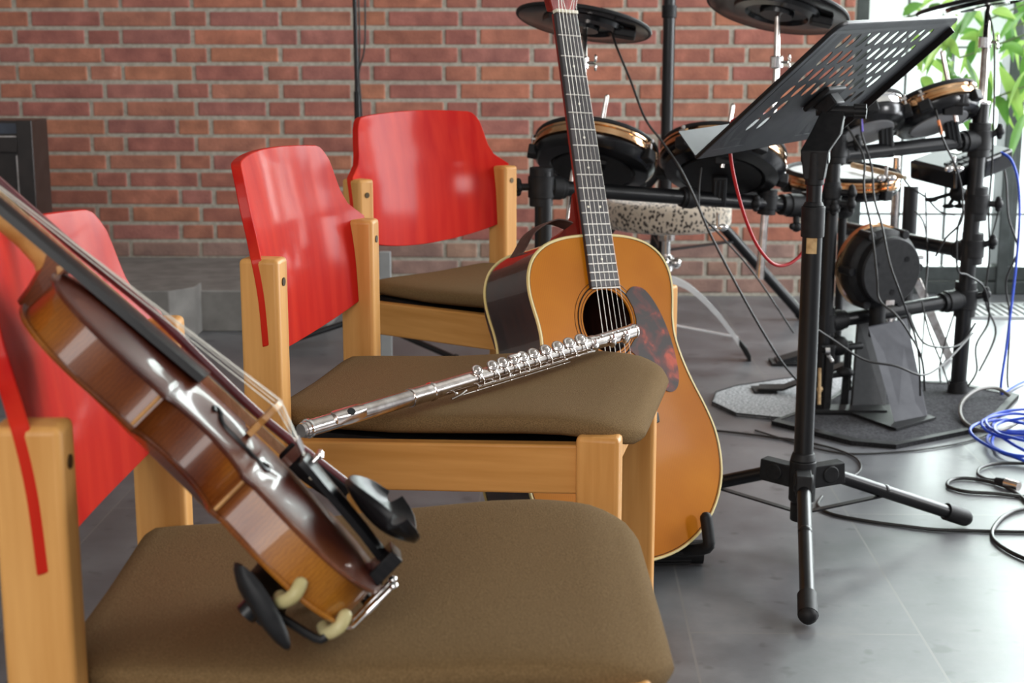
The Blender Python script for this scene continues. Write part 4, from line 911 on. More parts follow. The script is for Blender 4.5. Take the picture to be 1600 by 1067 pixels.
m = MB(); a, b = P(1332, 258, 4.05), P(1416, 278, 3.86); v = (b - a).normalized(); m.cyl(a, b - v * .03, .0075, .0075, 14); m.cyl(b - v * .03, b - v * .008, .0075, .0035, 14); m.build('shaft', 'stickwood', ds)
m = MB(); m.ball(b - v * .004, .0055, 10, (1, 1, 1)); m.build('tip', 'bone', ds)
# cymbal pads
def cymbal(label, c, nrm, R, rod, logo=False):
    t = thing('cymbal_pad', label, 'cymbal pad', c); T_ = axis_matrix(c, nrm, (1, 0, 0))
    m = MB(); m.lathe([(0, .016), (R * .16, .014), (R * .2, .008), (R * .98, -.006), (R * 1.0, -.010), (R * .97, -.013), (R * .62, -.010), (R * .60, -.020), (R * .45, -.022), (R * .42, -.014), (R * .25, -.012), (R * .23, -.024), (0, -.024)], 56, T_); m.build('plate', 'blackgloss', t)
    m = MB(); m.tube([T_ @ Vector((R * .985 * math.cos(a), R * .985 * math.sin(a), -.008)) for a in [2 * PI * i / 56 for i in range(56)]], .0055, 8, True, 1); m.build('rubber_edge', 'blackmat', t)
    m = MB(); m.box((R * .62, -.02, -.022), (.05, .035, .018), T_); m.build('sensor_box', 'blackmat', t, bevel=.003)
    if logo:
        m = MB()
        for q in (-.012, 0, .012): m.box((q - .02, -R * .99, -.006), (.008, .002, .006), T_)
        m.build('white_mark', 'white', t, smooth=0)
    return t
cy1 = cymbal('black cymbal pad at upper left, hanging behind the guitar neck', P(913, 31, 3.55), (.16, .22, .96), .156, None)
cy2 = cymbal('black cymbal pad at top centre, above and left of the music desk', P(1216, 10, 3.62), (.20, .26, .95), .166, None)
cy3 = cymbal('black cymbal pad at top right, nearly edge-on beside the leafy plant', P(1548, -4, 3.95), (-.17, .10, .98), .185, None, True)
def polething(label, pts, r_, nuts, n_='cymbal_arm', mt='silver'):
    m = MB(); m.tube(pts, r_, 14, smooth=1); t = m.build(n_, mt, rk); tag(t, label)
    for c in nuts:
        c = Vector(c); m = MB(); m.cyl(c - Vector((0, 0, .014)), c + Vector((0, 0, .014)), r_[0] * 1.55 if isinstance(r_, tuple) else r_ * 1.55, n=14); m.build('joint', 'chrome', t, bevel=.002)
        m = MB(); m.cyl(c, c + Vector((.026, -.012, 0)), .0035, n=8)
        for s in (-1, 1): m.ball(c + Vector((.028, -.012, s * .010)), .0075, 8, (.5, .8, 1.3))
        m.build('wing_nut', 'silver', t)
    return t
polething('chrome arm', [P(889, 345, 3.42), P(912, 100, 3.50), P(914, 42, 3.54)], (.0085, .0062), [P(911, 98, 3.50)])
polething('chrome arm', [P(1187, 436, 3.56), P(1213, 112, 3.60), P(1215, 24, 3.62)], (.0100, .0062), [P(1213, 97, 3.60)])
polething('chrome arm', [P(1534, 166, 3.84), P(1540, 70, 3.86), P(1543, 20, 3.92), P(1547, 4, 3.94)], (.0105, .0055), [P(1539, 66, 3.86)])
# kick pad on its tower
kn = Vector((.40, -.91, -.05)).normalized(); kc = P(1394, 425, 3.60)
kp = thing('kick_pad', 'round black kick drum pad held by a slanted grey plate behind the lowest rack bar', 'kick pad', (kc.x, 3.62, 0)); KT = axis_matrix(kc, kn, (0, 0, 1))
R = .1
m = MB(); m.lathe([(0, .0), (R * .80, .0), (R * .84, -.004), (R * .85, -.024), (R * .93, -.028), (R * .99, -.036), (R * 1.0, -.070), (0, -.070)], 48, KT); ks = m.build('shell', 'blackmat', kp, smooth=35)
for i in range(3):
    a = PI + 2 * PI * i / 3 + .1; m = MB(); m.cyl((R * .5 * math.cos(a), R * .5 * math.sin(a), 0), (R * .5 * math.cos(a), R * .5 * math.sin(a), .0008), .007, n=14, mat=KT); m.build('hole', 'ebony', ks)
for i in range(6):
    a = PI / 6 + 2 * PI * i / 6; m = MB(); m.cyl((R * .97 * math.cos(a), R * .97 * math.sin(a), -.07), (R * .97 * math.cos(a), R * .97 * math.sin(a), -.022), .011, n=14, mat=KT); m.build('lug', 'blackmat', ks, bevel=.002)
m = MB(); m.lathe([(R * .99, -.068), (R * 1.06, -.069), (R * 1.07, -.082), (R * .98, -.086), (0, -.086)], 48, KT); m.build('hoop', 'copper', kp)
m = MB(); m.box((-.075, .0, .001), (.012, .024, .003), KT); m.build('socket', 'silver', ks)
m = MB(); m.cyl((R * .2, -R * 1.0, -.05), (R * .2, -R * 1.25, -.05), .005, n=10, mat=KT); m.build('wing_bolt', 'chrome', ks)
m = MB(); q = [P(1357, 512, 3.585), P(1416, 499, 3.585 + G(1451, 661).y - G(1401, 671).y), G(1451, 661), G(1401, 671)]; th_ = Vector((.002, .006, .002)); m.add(q + [p + th_ for p in q], [(0, 1, 2, 3), (7, 6, 5, 4), (0, 4, 5, 1), (1, 5, 6, 2), (2, 6, 7, 3), (3, 7, 4, 0)]); pl2 = m.build('front_plate', 'plategrey', kp, smooth=0)
m = MB(); p = G(1436, 652) + Vector((0, -.004, .012)); m.box(tuple(p), (.02, .008, .012)); m.build('plate_bolt', 'blackmat', pl2, smooth=0)
m = MB(); q = [P(1341, 500, 3.70), P(1386, 500, 3.70 + G(1384, 642).y - G(1330, 648).y), G(1384, 642), G(1330, 648)]; th_ = Vector((.002, .03, .0)); m.add(q + [p + th_ for p in q], [(0, 1, 2, 3), (7, 6, 5, 4), (0, 4, 5, 1), (1, 5, 6, 2), (2, 6, 7, 3), (3, 7, 4, 0)]); m.build('column', 'blackmat', kp, bevel=.002, smooth=0)
m = MB(); m.cyl(kc - kn * .05, kc - kn * .05 - Vector((0, 0, .17)), .02, n=14); m.build('neck_post', 'blackmat', kp)
m = MB(); q = [G(1330, 655), G(1400, 680), G(1462, 662), G(1395, 640)]; m.add([p + Vector((0, 0, .0115)) for p in q] + [p + Vector((0, 0, .0165)) for p in q], [(0, 3, 2, 1), (4, 5, 6, 7), (0, 1, 5, 4), (1, 2, 6, 5), (2, 3, 7, 6), (3, 0, 4, 7)]); m.build('base_plate', 'blackmat', kp, smooth=0)
# kick pedal
pd = thing('kick_pedal', 'black chain-drive kick pedal between the rack post and the kick pad', 'pedal', G(1300, 640))
px_ = G(1300, 640)
m = MB(); h_ = G(1188, 614); t_ = G(1318, 622)
m.loft([[p + o_ for o_ in (Vector((-.01, -.028, 0)), Vector((.0, .028, 0)), Vector((.0, .028, .006)), Vector((-.01, -.028, .006)))] for p in (h_ + Vector((0, 0, .012)), h_.lerp(t_, .3) + Vector((0, 0, .016)), t_ + Vector((0, 0, .085)))]); m.build('footboard', 'blackmat', pd)
m = MB(); m.box(tuple(h_ + Vector((.01, 0, .006))), (.06, .07, .012)); m.build('heel_plate', 'blackmat', pd, bevel=.002)
for dx, dy in ((0, 0), (.058, .075)):
    m = MB(); p = G(1290, 650) + Vector((dx, dy, 0)); m.beam(p, p + Vector((.006, 0, P(1292, 540, 3.6).z)), .018, .014); m.build('upright', 'blackmat', pd, bevel=.002)
m = MB(); m.cyl(P(1282, 545, 3.58), P(1345, 540, 3.66), .009, n=12); m.ball(P(1310, 540, 3.62), .026, 12, (1, .8, 1)); m.build('axle', 'blackmat', pd)
m = MB(); m.cyl(P(1292, 548, 3.58), P(1300, 565, 3.58), .005, n=10); m.cyl(P(1289, 548, 3.57), P(1296, 548, 3.57), .011, n=12); m.build('cam', 'chrome', pd)
m = MB()
for i in range(12): c = P(1328, 552 + i * 5, 3.62); m.box(tuple(c), (.008 if i % 2 else .005, .004, .009))
m.build('chain', 'blackmat', pd, smooth=0)
m = MB(); m.cyl(P(1290, 588, 3.6), P(1334, 582, 3.62), .007, n=10); m.ball(P(1320, 582, 3.61), .016, 10, (1.4, .8, .8)); m.build('linkage', 'blackmat', pd)
m = MB(); m.cyl(P(1281, 575, 3.58), P(1280, 632, 3.55), .004, n=10); m.ball(P(1281, 608, 3.57), .008, 8); m.build('spring', 'gold', pd)
m = MB(); a = G(1275, 652); m.box((a.x + .07, a.y + .02, .016), (.20, .06, .010)); m.build('base', 'blackmat', pd, bevel=.002)
hp = thing('hi_hat_controller', 'flat black hi-hat pedal on the floor beyond the kick pedal', 'pedal', G(1225, 566)); m = MB(); a = G(1212, 568); b = G(1300, 563)
m.loft([[p + o_ for o_ in (Vector((0, -.03, 0)), Vector((0, .03, 0)), Vector((0, .03, .012)), Vector((0, -.03, .012)))] for p in (a, b + Vector((0, 0, .04)))]); m.build('footboard', 'blackmat', hp)
m = MB(); m.box(((a.x + b.x) / 2, a.y, .004), (b.x - a.x + .03, .075, .008)); m.build('base', 'blackmat', hp, smooth=0)
# hi-hat stand
hh = thing('hi_hat_stand', 'chrome stand rod with flat splayed legs behind the kick pad', 'drum stand', G(1400, 560)); hb = P(1399, 300, 4.25)
m = MB(); m.cyl((hb.x, hb.y, .03), (hb.x, hb.y, P(1399, 245, 4.25).z), .0105, n=14); m.build('rod', 'silver', hh)
m = MB(); m.beam(P(1432, 438, 4.15), G(1484, 560), .024, .006, (0, 1, 0)); m.build('leg', 'silver', hh, bevel=.001); 
m = MB(); m.beam(P(1416, 440, 4.25), G(1372, 556), .020, .006, (0, 1, 0)); m.build('leg', 'silver', hh, bevel=.001)
m = MB(); m.cyl((hb.x, hb.y, .21), (hb.x, hb.y, .27), .02, n=16); m.build('collar', 'blackmat', hh)
# drum module
dm = thing('drum_module', 'black drum control module with buttons tilted beneath the right rack bar', 'drum module', P(1500, 262, 3.9))
DM = Matrix(((.86, -.30, -.18, 0), (.38, .87, -.28, 0), (.30, .16, .94, 0), (0, 0, 0, 1)))
xv = Vector((.80, .55, .22)).normalized(); yv = Vector((-.55, .78, .12)); yv = (yv - xv * yv.dot(xv)).normalized(); zv = xv.cross(yv)
zv_, = (zv,); DM = Matrix((xv, yv, zv)).transposed().to_4x4(); DM.translation = P(1502, 256, 3.92)
m = MB(); m.box((0, 0, 0), (.22, .15, .05), DM); md = m.build('case', 'blackgloss', dm, bevel=.006, smooth=0)
m = MB(); m.box((0, 0, .0262), (.205, .135, .0016), DM); m.build('top_panel', 'traygrey', dm, smooth=0)
m = MB(); m.box((.02, .02, .0278), (.06, .03, .002), DM); m.build('display', 'leddark', dm, smooth=0)
for i in range(4):
    for j in range(2): m = MB(); m.box((-.08 + .022 * i, -.048 + .024 * j, .0285), (.015, .011, .005), DM); m.build('button', 'blackmat', md, smooth=0)
m = MB(); m.cyl((.07, -.025, .026), (.07, -.025, .036), .015, .013, 20, DM); m.build('dial', 'greyplast', md)
m = MB(); m.cyl(P(1500, 300, 3.92), P(1530, 318, 3.85), .014, n=14); m.ball(P(1496, 302, 3.9), .022, 12); 
for q in (1455, 1482, 1500): m.ball(P(q, 322 if q > 1460 else 312, 3.88), .011, 8, (1.6, .8, .6)); m.cyl(P(q, 322 if q > 1460 else 312, 3.88), P(1496, 300, 3.9), .005, n=8)
m.build('mounting_clamp', 'blackmat', dm)
# boom stand with tall post behind the kit
bs = thing('boom_stand', 'tall black stand post with braced legs in front of the brick wall', 'stand', G(1040, 506))
bp = P(1041, 250, 4.62)
m = MB(); m.cyl((bp.x, bp.y, .25), (bp.x, bp.y, 1.10), .0185, n=20); m.build('post', 'black', bs)
m = MB(); m.cyl((bp.x, bp.y, P(1040, 28, 4.62).z), (bp.x, bp.y, P(1040, 8, 4.62).z), .0225, n=20); m.build('collar', 'blackmat', bs, bevel=.002)
m = MB(); m.cyl((bp.x, bp.y, .50), (bp.x, bp.y, .56), .028, n=20); m.build('leg_hub', 'blackmat', bs, bevel=.003)
for e_ in (G(1252, 500), Vector((bp.x - .40, bp.y + .15, .0)), Vector((bp.x - .02, bp.y + .50, 0))):
    m = MB(); e_ = Vector((e_.x, e_.y, .018)); m.cyl((bp.x, bp.y, .53), e_, .0165, n=16); lg = m.build('leg', 'black', bs)
    q = Vector((bp.x, bp.y, .53)).lerp(e_, .5); m = MB(); m.beam((bp.x, bp.y, .26), q, .022, .006, (0, 0, 1)); m.build('brace', 'black', lg)
    m = MB(); m.ball(e_, .022, 10, (1, 1, .8)); m.build('rubber_foot', 'blackmat', lg)
# throne
tcx, tcy = P(1042, 330, 4.22).x, 4.22
th = thing('drum_throne', 'round drum stool with leopard-print seat and chrome legs', 'stool', (tcx, tcy, 0)); zt = P(1042, 312, 4.22).z
m = MB(); m.lathe([(0, zt + .004), (.155, zt + .002), (.172, zt - .006), (.180, zt - .022), (.180, zt - .060), (.172, zt - .074), (.150, zt - .080), (0, zt - .080)], 56, Matrix.Translation((tcx, tcy, 0))); m.build('seat', 'leopard', th, smooth=60)
m = MB(); m.cyl((tcx, tcy, .12), (tcx, tcy, zt - .08), .0125, n=18); m.build('column', 'chrome', th)
m = MB(); m.cyl((tcx, tcy, zt - .115), (tcx, tcy, zt - .080), .024, n=18); m.box((tcx, tcy, zt - .085), (.12, .12, .01)); m.build('seat_mount', 'silver', th, bevel=.002)
m = MB(); m.cyl((tcx, tcy, zt - .20), (tcx, tcy, zt - .155), .022, n=18); 
for s in (-1, 1): m.ball((tcx + .016 * s + .01, tcy - .028, zt - .175), .016, 12)
m.build('height_clamp', 'chrome', th)
fe = G(1168, 552, .02); fr_v = Vector((fe.x - tcx, fe.y - tcy, 0)); 
for k_ in range(3):
    d = Matrix.Rotation(2 * PI * k_ / 3, 3, 'Z') @ fr_v; L_ = d.length; d.normalize(); c0 = Vector((tcx, tcy, 0))
    pts = [c0 + d * .012 + Vector((0, 0, .235)), c0 + d * L_ * .30 + Vector((0, 0, .208)), c0 + d * L_ * .62 + Vector((0, 0, .135)), c0 + d * L_ * .88 + Vector((0, 0, .055)), c0 + d * L_ + Vector((0, 0, .015))]
    lg = None; sd_ = Vector((-d.y, d.x, 0)); m = MB()
    for s in (-1, 1):
        m.loft([[p + sd_ * (s * .009 - .002) + Vector((0, 0, .010)), p + sd_ * (s * .009 + .002) + Vector((0, 0, .010)), p + sd_ * (s * .009 + .002) - Vector((0, 0, .010)), p + sd_ * (s * .009 - .002) - Vector((0, 0, .010))] for p in catmull(pts, 5)])
    lg = m.build('leg', 'satin', th)
    m = MB(); m.beam(c0 + d * .012 + Vector((0, 0, .105)), pts[3] + Vector((0, 0, .012)), .014, .004, (0, 0, 1)); m.build('brace', 'satin', lg)
    m = MB(); e_ = pts[4]; v = (pts[4] - pts[3]).normalized(); m.loft([[p + sd_ * w_ + Vector((0, 0, h_)), p - sd_ * w_ + Vector((0, 0, h_)), p - sd_ * w_ - Vector((0, 0, h_ * .6)), p + sd_ * w_ - Vector((0, 0, h_ * .6))] for p, w_, h_ in ((e_ - v * .045, .015, .012), (e_ - v * .005, .020, .019), (e_ + v * .014, .020, .012))]); m.build('rubber_foot', 'blackmat', lg, bevel=.003)

# carpets
def rug(name, label, poly, z, mt, border=None, cat='carpet'):
    t = thing(name, label, cat, (*G(*poly[0]).xy, 0)); q = [G(*p) for p in poly]
    m = MB(); m.prism([(p.x, p.y) for p in q], .0005, z); m.build('pile', mt, t, bevel=.001, smooth=0)
    if border:
        m = MB(); c_ = sum(q, Vector()) / len(q); n = len(q); o_ = [p + (p - c_) * .0 for p in q]; i_ = [c_ + (p - c_) * border for p in q]
        vs = [Vector((p.x, p.y, z + .002)) for p in o_] + [Vector((p.x, p.y, z + .002)) for p in i_] + [Vector((p.x, p.y, 0)) for p in o_] + [Vector((p.x, p.y, z - .001)) for p in i_]
        m.add(vs, [(i, (i + 1) % n, n + (i + 1) % n, n + i) for i in range(n)] + [(i, 2 * n + i, 2 * n + (i + 1) % n, (i + 1) % n) for i in range(n)] + [(n + i, n + (i + 1) % n, 3 * n + (i + 1) % n, 3 * n + i) for i in range(n)]); m.build('edging', 'blackmat', t, smooth=0)
    return t
rug('lit_carpet', 'speckled carpet piece left of the kick pedal, window light painted into its pale tone', [(1112, 632), (1118, 616), (1150, 606), (1245, 592), (1352, 580), (1350, 640), (1240, 659), (1150, 650)], .006, 'carpet', .985)
rug('dark_carpet', 'dark grey drum carpet with black edging under the kick pad', [(1205, 664), (1290, 632), (1350, 590), (1440, 600), (1496, 603), (1592, 622), (1545, 672), (1400, 702), (1330, 696)], .009, 'carpetdark', .93)

# ================================================================== microphone stand at the back
mp_ = P(557, 100, 4.45); mst = thing('microphone_stand', 'thin black microphone stand in front of the brick wall behind the far chair', 'microphone stand', (mp_.x, mp_.y, 0))
zj = P(560, 143, 4.45).z
m = MB(); m.cyl((mp_.x, mp_.y, zj), (mp_.x - .003, mp_.y, 1.25), .0065, n=12); m.build('upper_tube', 'black', mst)
m = MB(); m.cyl((mp_.x, mp_.y, .04), (mp_.x, mp_.y, zj), .0095, n=14); m.build('lower_tube', 'black', mst)
m = MB(); m.cyl((mp_.x, mp_.y, .05), (mp_.x, mp_.y, .12), .018, n=14); m.build('base_hub', 'blackmat', mst)
for e_ in (G(712, 560, .012), Vector((mp_.x - .26, mp_.y - .16, .012)), Vector((mp_.x + .02, mp_.y + .30, .012))):
    m = MB(); m.cyl((mp_.x, mp_.y, .075), e_, .009, n=12); lg = m.build('leg', 'black', mst); m = MB(); m.ball(e_, .013, 10); m.build('rubber_foot', 'blackmat', lg)
for q, (dx, z1) in enumerate(((.010, 1.2), (.018, 1.2))):
    m = MB(); m.tube([(mp_.x + dx + (.012 if q else 0), mp_.y - .01, z1), (mp_.x + dx + (.01 if q else .002), mp_.y - .012, .90), (mp_.x + .008, mp_.y - .012, .80), (mp_.x + .014, mp_.y - .012, .66), (mp_.x + .012, mp_.y - .012, .3), (mp_.x + .03, mp_.y - .03, .008)], .0028, 6, smooth=5); m.build('cable', 'blackcable', mst)
# pale metal upright seen under the far chair
ts = P(604, 540, 4.15); pu = thing('metal_upright', 'pale grey upright strip seen in the gap beneath the furthest chair', 'post', (ts.x, ts.y, 0))
m = MB(); m.box((ts.x, ts.y, .16), (.032, .02, .32)); m.build('upright', 'greyplast', pu, bevel=.002)
# ================================================================== black cabinet
xr = P(50, 200, 4.35).x; zt = P(40, 188, 4.35).z
cb = thing('cabinet', 'black lacquered cabinet with glazed front standing at the left edge of the wall', 'cabinet', (xr - .3, 4.5, 0))
m = MB(); m.box((xr - .355, 4.435, zt / 2 - .001), (.70, .13, zt - .002)); m.build('body', 'cabinet', cb, bevel=.003)
m = MB(); st = .045
for a, b in ((xr - st, xr), (xr - .70, xr - .70 + st)): m.box(((a + b) / 2, 4.36, zt / 2), (b - a, .03, zt))
zr = P(30, 226, 4.35).z; m.box((xr - .35, 4.36, zr), (.70 - 2 * st, .028, .045)); m.box((xr - .35, 4.36, .05), (.70 - 2 * st, .028, .10)); fcm = m.build('front_frame', 'cabinet', cb, bevel=.002)
m = MB(); m.box((xr - .35, 4.371, (zr + zt) / 2 + .01), (.70 - 2 * st, .006, zt - zr - .04)); m.build('glass_strip', 'cabpanel', cb, smooth=0)
m = MB(); m.box((xr - .35, 4.374, zr / 2), (.62, .004, zr - .1)); m.build('recessed_door', 'blackgloss', cb, smooth=0)
m = MB(); m.box((xr - .35, 4.343, zr + .024), (.70 - 2 * st, .004, .004)); m.box((xr - st - .002, 4.343, zr / 2 + .02), (.004, .004, zr - .1)); m.build('edge_highlight', 'silver', fcm, smooth=0)  # silver strips drawn as highlights along the panel and door edges

# ================================================================== plant
pp = thing('leafy_plant', 'tall leafy green plant in front of the window at the right', 'plant', (1.98, 5.0, 0))
m = MB(); m.lathe([(0, 0), (.14, 0), (.18, .32), (.165, .32), (.15, .28), (0, .28)], 32, Matrix.Translation((1.98, 5.0, 0))); m.build('planter', 'terracotta', pp)
fo, f2, st_ = MB(), MB(), MB()
def leaf(mb, a, b, w_, sag=.02, tw=0):
    a, b = Vector(a), Vector(b); d = b - a; L_ = d.length; sd = d.cross(Vector((math.sin(tw), math.cos(tw), .15))).normalized(); up_ = sd.cross(d).normalized(); A, B = [], []
    for i in range(9):
        f = i / 8; c = a + d * f + Vector((0, 0, 1)) * (sag * math.sin(PI * f)); ww = w_ * math.sin(PI * min(1, f * .96 + .03)) ** .8 * (1 - .35 * f)
        A.append([c + sd * (ww * q) + up_ * (abs(q) * ww * .25) for q in (-1, -.5, 0, .5, 1)])
    vs = [p for r in A for p in r]; mb.add(vs, [(i * 5 + j, i * 5 + j + 1, i * 5 + j + 6, i * 5 + j + 5) for i in range(8) for j in range(4)])
LV = [(1484, 52, 1440, 118), (1506, 30, 1476, 102), (1452, 74, 1446, 106), (1430, 94, 1440, 114), (1575, 34, 1583, 98), (1600, 18, 1558, 66), (1562, 104, 1602, 196), (1540, 118, 1545, 190), (1512, 92, 1532, 158), (1470, 62, 1500, 92), (1556, 66, 1548, 98), (1500, 166, 1518, 212), (1550, 18, 1588, 30), (1411, 24, 1443, 6), (1466, 4, 1452, 30), (1490, 96, 1470, 140), (1525, 60, 1512, 108), (1594, 60, 1560, 84), (1535, 150, 1528, 206), (1598, 130, 1572, 168), (1420, 60, 1436, 92), (1508, 6, 1536, 34), (1486, 120, 1512, 150), (1556, 150, 1575, 196), (1445, 40, 1480, 60), (1604, 84, 1596, 130), (1528, 10, 1500, 56), (1440, 120, 1460, 150), (1462, 90, 1496, 120), (1590, 0, 1606, 40), (1516, 120, 1500, 166), (1548, 40, 1530, 84), (1480, 8, 1460, 50), (1500, 60, 1540, 66), (1568, 70, 1606, 92), (1550, 196, 1540, 240)]
random.seed(4)
for i, (a, b, c, d) in enumerate(LV):
    Y_ = 4.85 + .22 * random.random(); leaf(f2 if i % 3 == 0 else fo, P(a, b, Y_), P(c, d, Y_ + random.uniform(-.06, .04)), random.uniform(.016, .024), .012, random.uniform(-.9, .9))
    leaf(fo if i % 3 == 0 else f2, P(a + random.randint(-14, 14), b + random.randint(-16, 10), Y_ + .12), P(c + random.randint(-18, 18), d + random.randint(-16, 16), Y_ + .1), random.uniform(.012, .018), .012, random.uniform(-.9, .9))
for i in range(70):
    q = P(random.uniform(1600, 1790), random.uniform(-160, 230), random.uniform(4.8, 5.15)); leaf(random.choice((fo, f2)), q, q + Vector((random.uniform(-.09, .09), random.uniform(-.05, .05), -random.uniform(.08, .16))), .02, .01, random.uniform(-1, 1))
fo.build('foliage', 'leaf', pp, smooth=60); f2.build('young_foliage', 'leaf2', pp, smooth=60)
for tip in ((1408, 30), (1470, 10), (1500, 90), (1545, 30), (1590, 40), (1560, 150)):
    e_ = P(*tip, 4.98); m = MB(); m.tube([(1.98, 5.0, .25), (1.97, 5.0, .6), ((1.97 + e_.x) / 2 + .1, 4.98, e_.z + .10), e_], .0035, 6, smooth=6); m.build('stem', 'stem', pp)

# ================================================================== cables
def cable(label, pts, r_=.0026, mt='blackcable', cat='cable', closed=False, name='cable', group=None):
    m = MB(); m.tube(pts, r_, 7, closed, 6); o = m.build(name, mt, None, world=False, smooth=60); return tag(o, label, cat, group)
V = lambda pts: [P(*p) for p in pts]
g_ = lambda pts, z=.0035: [G(x, y, z) for x, y in pts]
cable('black cable hanging from the upper-left cymbal pad and crossing down to the floor', V([(957, 52, 3.5), (963, 72, 3.45), (985, 125, 3.4), (1008, 185, 3.35), (1035, 222, 3.33), (1062, 262, 3.3), (1085, 308, 3.3), (1108, 362, 3.28), (1148, 440, 3.28), (1190, 515, 3.28), (1225, 570, 3.3), (1262, 612, 3.35)]), .0028)
cable('black cable hanging from the second drum pad in front of the leopard stool', V([(1096, 262, 3.42), (1092, 300, 3.40), (1096, 335, 3.38), (1130, 372, 3.38), (1180, 430, 3.4), (1240, 520, 3.42)]), .0022)

cable('red cable draped over the music desk and looping down in front of the rack', V([(1196, 178, 2.66), (1176, 186, 2.62), (1150, 186, 2.62), (1141, 200, 2.66), (1141, 240, 2.70), (1150, 290, 2.72), (1166, 345, 2.74), (1186, 388, 2.76), (1212, 414, 2.78), (1240, 408, 2.80), (1262, 378, 2.82), (1282, 300, 2.84), (1292, 250, 2.84), (1300, 215, 2.84), (1303, 178, 2.84)]), .0032, 'redcable')
cable('thin black cable crossing the music stand pole near the floor', g_([(1112, 672), (1150, 676), (1200, 682), (1245, 688), (1300, 700), (1338, 716), (1344, 735), (1322, 748), (1300, 752)]))
def taped(label, pts, tape, mt, r_=.0026):
    o = cable(label, pts, r_); m = MB(); m.tube(tape, r_ * 1.5, 8, smooth=3); m.build('tape', mt, o)
taped('black cable with violet tape hanging from the pad behind the music desk', V([(1338, 160, 3.66), (1344, 178, 3.62), (1346, 205, 3.60), (1352, 228, 3.59), (1362, 262, 3.56), (1366, 310, 3.54), (1378, 352, 3.5), (1390, 410, 3.46), (1408, 462, 3.46), (1428, 520, 3.5), (1436, 560, 3.5), (1438, 618, 3.52)]), V([(1345, 180, 3.62), (1346, 192, 3.61), (1347, 206, 3.60)]), 'purple')
taped('black cable with orange tape hanging from the pad right of the music desk', V([(1462, 172, 3.66), (1467, 190, 3.64), (1470, 207, 3.63), (1478, 228, 3.63), (1494, 262, 3.66), (1503, 300, 3.7), (1502, 345, 3.7), (1478, 372, 3.7), (1462, 400, 3.72)]), V([(1466, 188, 3.64), (1469, 199, 3.635), (1471, 210, 3.63)]), 'orange')
cs = [[(1320, 192, 3.6), (1334, 215, 3.58), (1350, 248, 3.55), (1350, 300, 3.5), (1362, 360, 3.47), (1370, 430, 3.46), (1374, 468, 3.46), (1400, 492, 3.44), (1420, 520, 3.44), (1440, 560, 3.46), (1445, 610, 3.5)],
      [(1545, 20, 3.9), (1553, 60, 3.86), (1554, 130, 3.84), (1552, 200, 3.84), (1550, 260, 3.86), (1545, 330, 3.86), (1546, 400, 3.86), (1540, 470, 3.86), (1556, 520, 3.86), (1530, 580, 3.84)],
      [(1562, 236, 3.95), (1572, 280, 3.92), (1576, 340, 3.9), (1590, 390, 3.9), (1572, 440, 3.9), (1578, 500, 3.9), (1574, 590, 3.88), (1580, 622, 3.86)],
      [(1506, 330, 3.7), (1496, 360, 3.7), (1496, 420, 3.72), (1512, 430, 3.75), (1538, 450, 3.78), (1545, 500, 3.8), (1525, 540, 3.8), (1526, 580, 3.8), (1510, 606, 3.8)],
      [(1262, 505, 3.38), (1300, 530, 3.4), (1350, 562, 3.4), (1400, 572, 3.4), (1440, 586, 3.42), (1470, 572, 3.5), (1498, 545, 3.6), (1520, 520, 3.7)],
      [(1430, 330, 4.0), (1444, 350, 3.95), (1450, 400, 3.9), (1446, 450, 3.85)], [(1402, 262, 3.9), (1420, 290, 3.9), (1446, 308, 3.9), (1468, 330, 3.9), (1492, 336, 3.9)],
      [(1440, 470, 3.7), (1452, 520, 3.7), (1468, 560, 3.7), (1482, 600, 3.7)], [(1420, 490, 3.6), (1438, 530, 3.6), (1462, 542, 3.65), (1500, 538, 3.75), (1524, 505, 3.8)],
      [(1560, 330, 3.92), (1548, 372, 3.92), (1528, 400, 3.9), (1498, 470, 3.88), (1470, 560, 3.86), (1470, 600, 3.84)], [(1446, 300, 4.1), (1448, 420, 4.1), (1440, 560, 4.05)]]
lbs = ['black cable looping over the face of the kick pad', 'long black cable hanging down the right rack post from the top-right cymbal pad', 'black cable dropping from the drum module beside the window frame', 'black cable wound round the lower half of the right rack post', 'black cable slung across the slanted grey kick plate', 'short thin black cable dangling in front of the window above the back rack bar', 'thin black cable sagging from the snare pad to the module clamp', 'thin black cable slanting down between kick plate and right rack post', 'black cable curving under the lower rack bar towards the right post', 'thin black cable slanting across the right rack post from the module', 'straight thin black cable hanging behind the lower rack bar']
for q, lb in zip(cs, lbs): cable(lb, V(q), .0022 if 'thin' in lb else .0027)
cable('blue cable hanging from the drum module at the right edge', V([(1564, 238, 3.9), (1580, 250, 3.88), (1591, 285, 3.86), (1593, 340, 3.84), (1588, 410, 3.82), (1580, 480, 3.8), (1572, 545, 3.78), (1564, 600, 3.76)]) + g_([(1566, 618)]), .0035, 'bluecable')
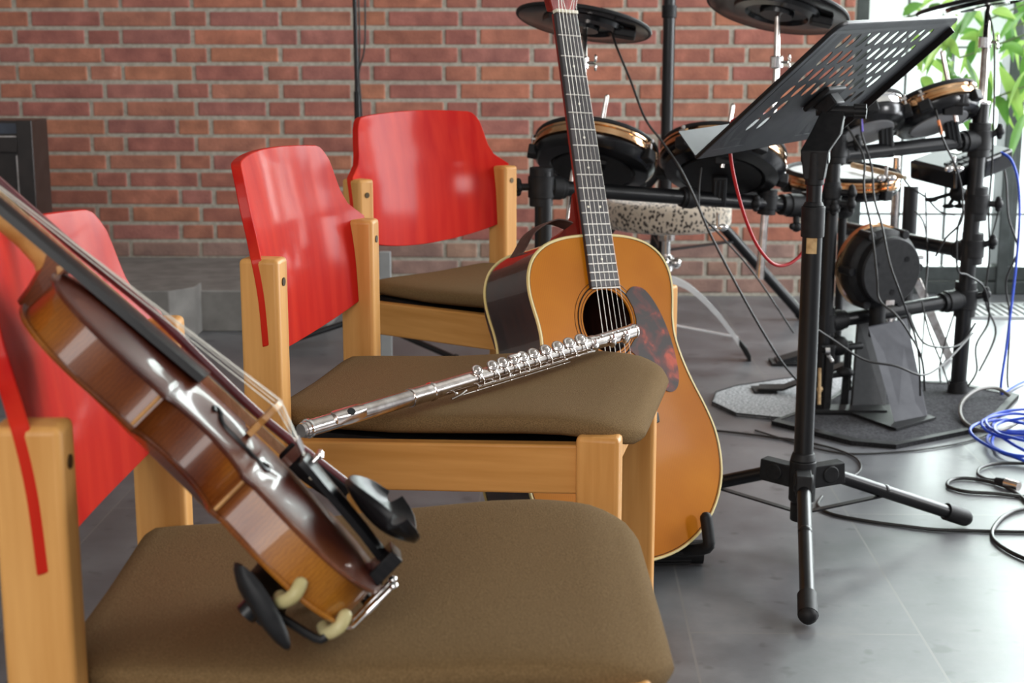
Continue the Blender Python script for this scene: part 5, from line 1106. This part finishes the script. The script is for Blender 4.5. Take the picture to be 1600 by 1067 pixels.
cable('black cable running across the floor past the right foot of the music stand', g_([(1284, 776), (1278, 790), (1300, 803), (1350, 813), (1400, 820), (1460, 827), (1520, 829), (1600, 831), (1700, 832)]), .0034)
cable('thin dark cable lying along the front edge of the drum carpet', g_([(1180, 672), (1300, 706), (1400, 706), (1480, 696), (1530, 684), (1552, 676)], .003), .0022)
cable('thick grey cable curled in a raised loop on the dark carpet', [G(1640, 640, .02), G(1600, 655, .012), G(1565, 672, .012), G(1530, 672, .012), G(1506, 658, .014), G(1500, 640, .02), G(1508, 622, .03), G(1530, 608, .04), G(1556, 606, .035), G(1578, 618, .02)], .0048, 'greycable')
cable('black microphone cable in a long flat loop beside the blue cable coil', g_([(1640, 778), (1600, 776), (1555, 771), (1510, 768), (1482, 760), (1484, 751), (1502, 747), (1535, 750), (1570, 760), (1598, 778), (1606, 792), (1580, 800), (1562, 812), (1550, 832), (1560, 850), (1600, 872), (1660, 890)], .0045), .0040)
ck = cable('black microphone cable ending in a metal plug by the blue cable coil', g_([(1660, 724), (1600, 724), (1560, 724), (1534, 730), (1528, 740), (1540, 748), (1556, 750)], .006), .0036)
m = MB(); a, b = G(1556, 750, .011), G(1592, 760, .011); m.cyl(a, a.lerp(b, .45), .006, .0095, 16); m.build('plug_sleeve', 'blackmat', ck); m = MB(); m.cyl(a.lerp(b, .42), b, .0095, n=18); m.build('plug', 'silver', ck)
random.seed(11)
for i in range(7):
    c = G(1588 + random.randint(-4, 12), 698 + random.randint(-8, 8)); rx, ry = random.uniform(.07, .12), random.uniform(.10, .17); ph = random.uniform(0, 1)
    pts = [Vector((c.x + .03 + rx * math.cos(a) * (1 + .1 * math.sin(2 * a + i)), c.y + ry * math.sin(a) * (1 + .12 * math.sin(3 * a + i)), .005 + .007 * i + .006 * math.sin(2 * a + i))) for a in [2 * PI * k / 12 + ph for k in range(12)]]
    cable('loop of the blue cable coil lying on the floor at the right edge', pts, .0036, 'bluecable', closed=True, name='cable_loop', group='loops of the blue cable coil')
cable('blue cable running from the dark carpet corner to the right edge', g_([(1566, 616), (1580, 606), (1600, 596), (1640, 585)], .006), .0042, 'bluecable')
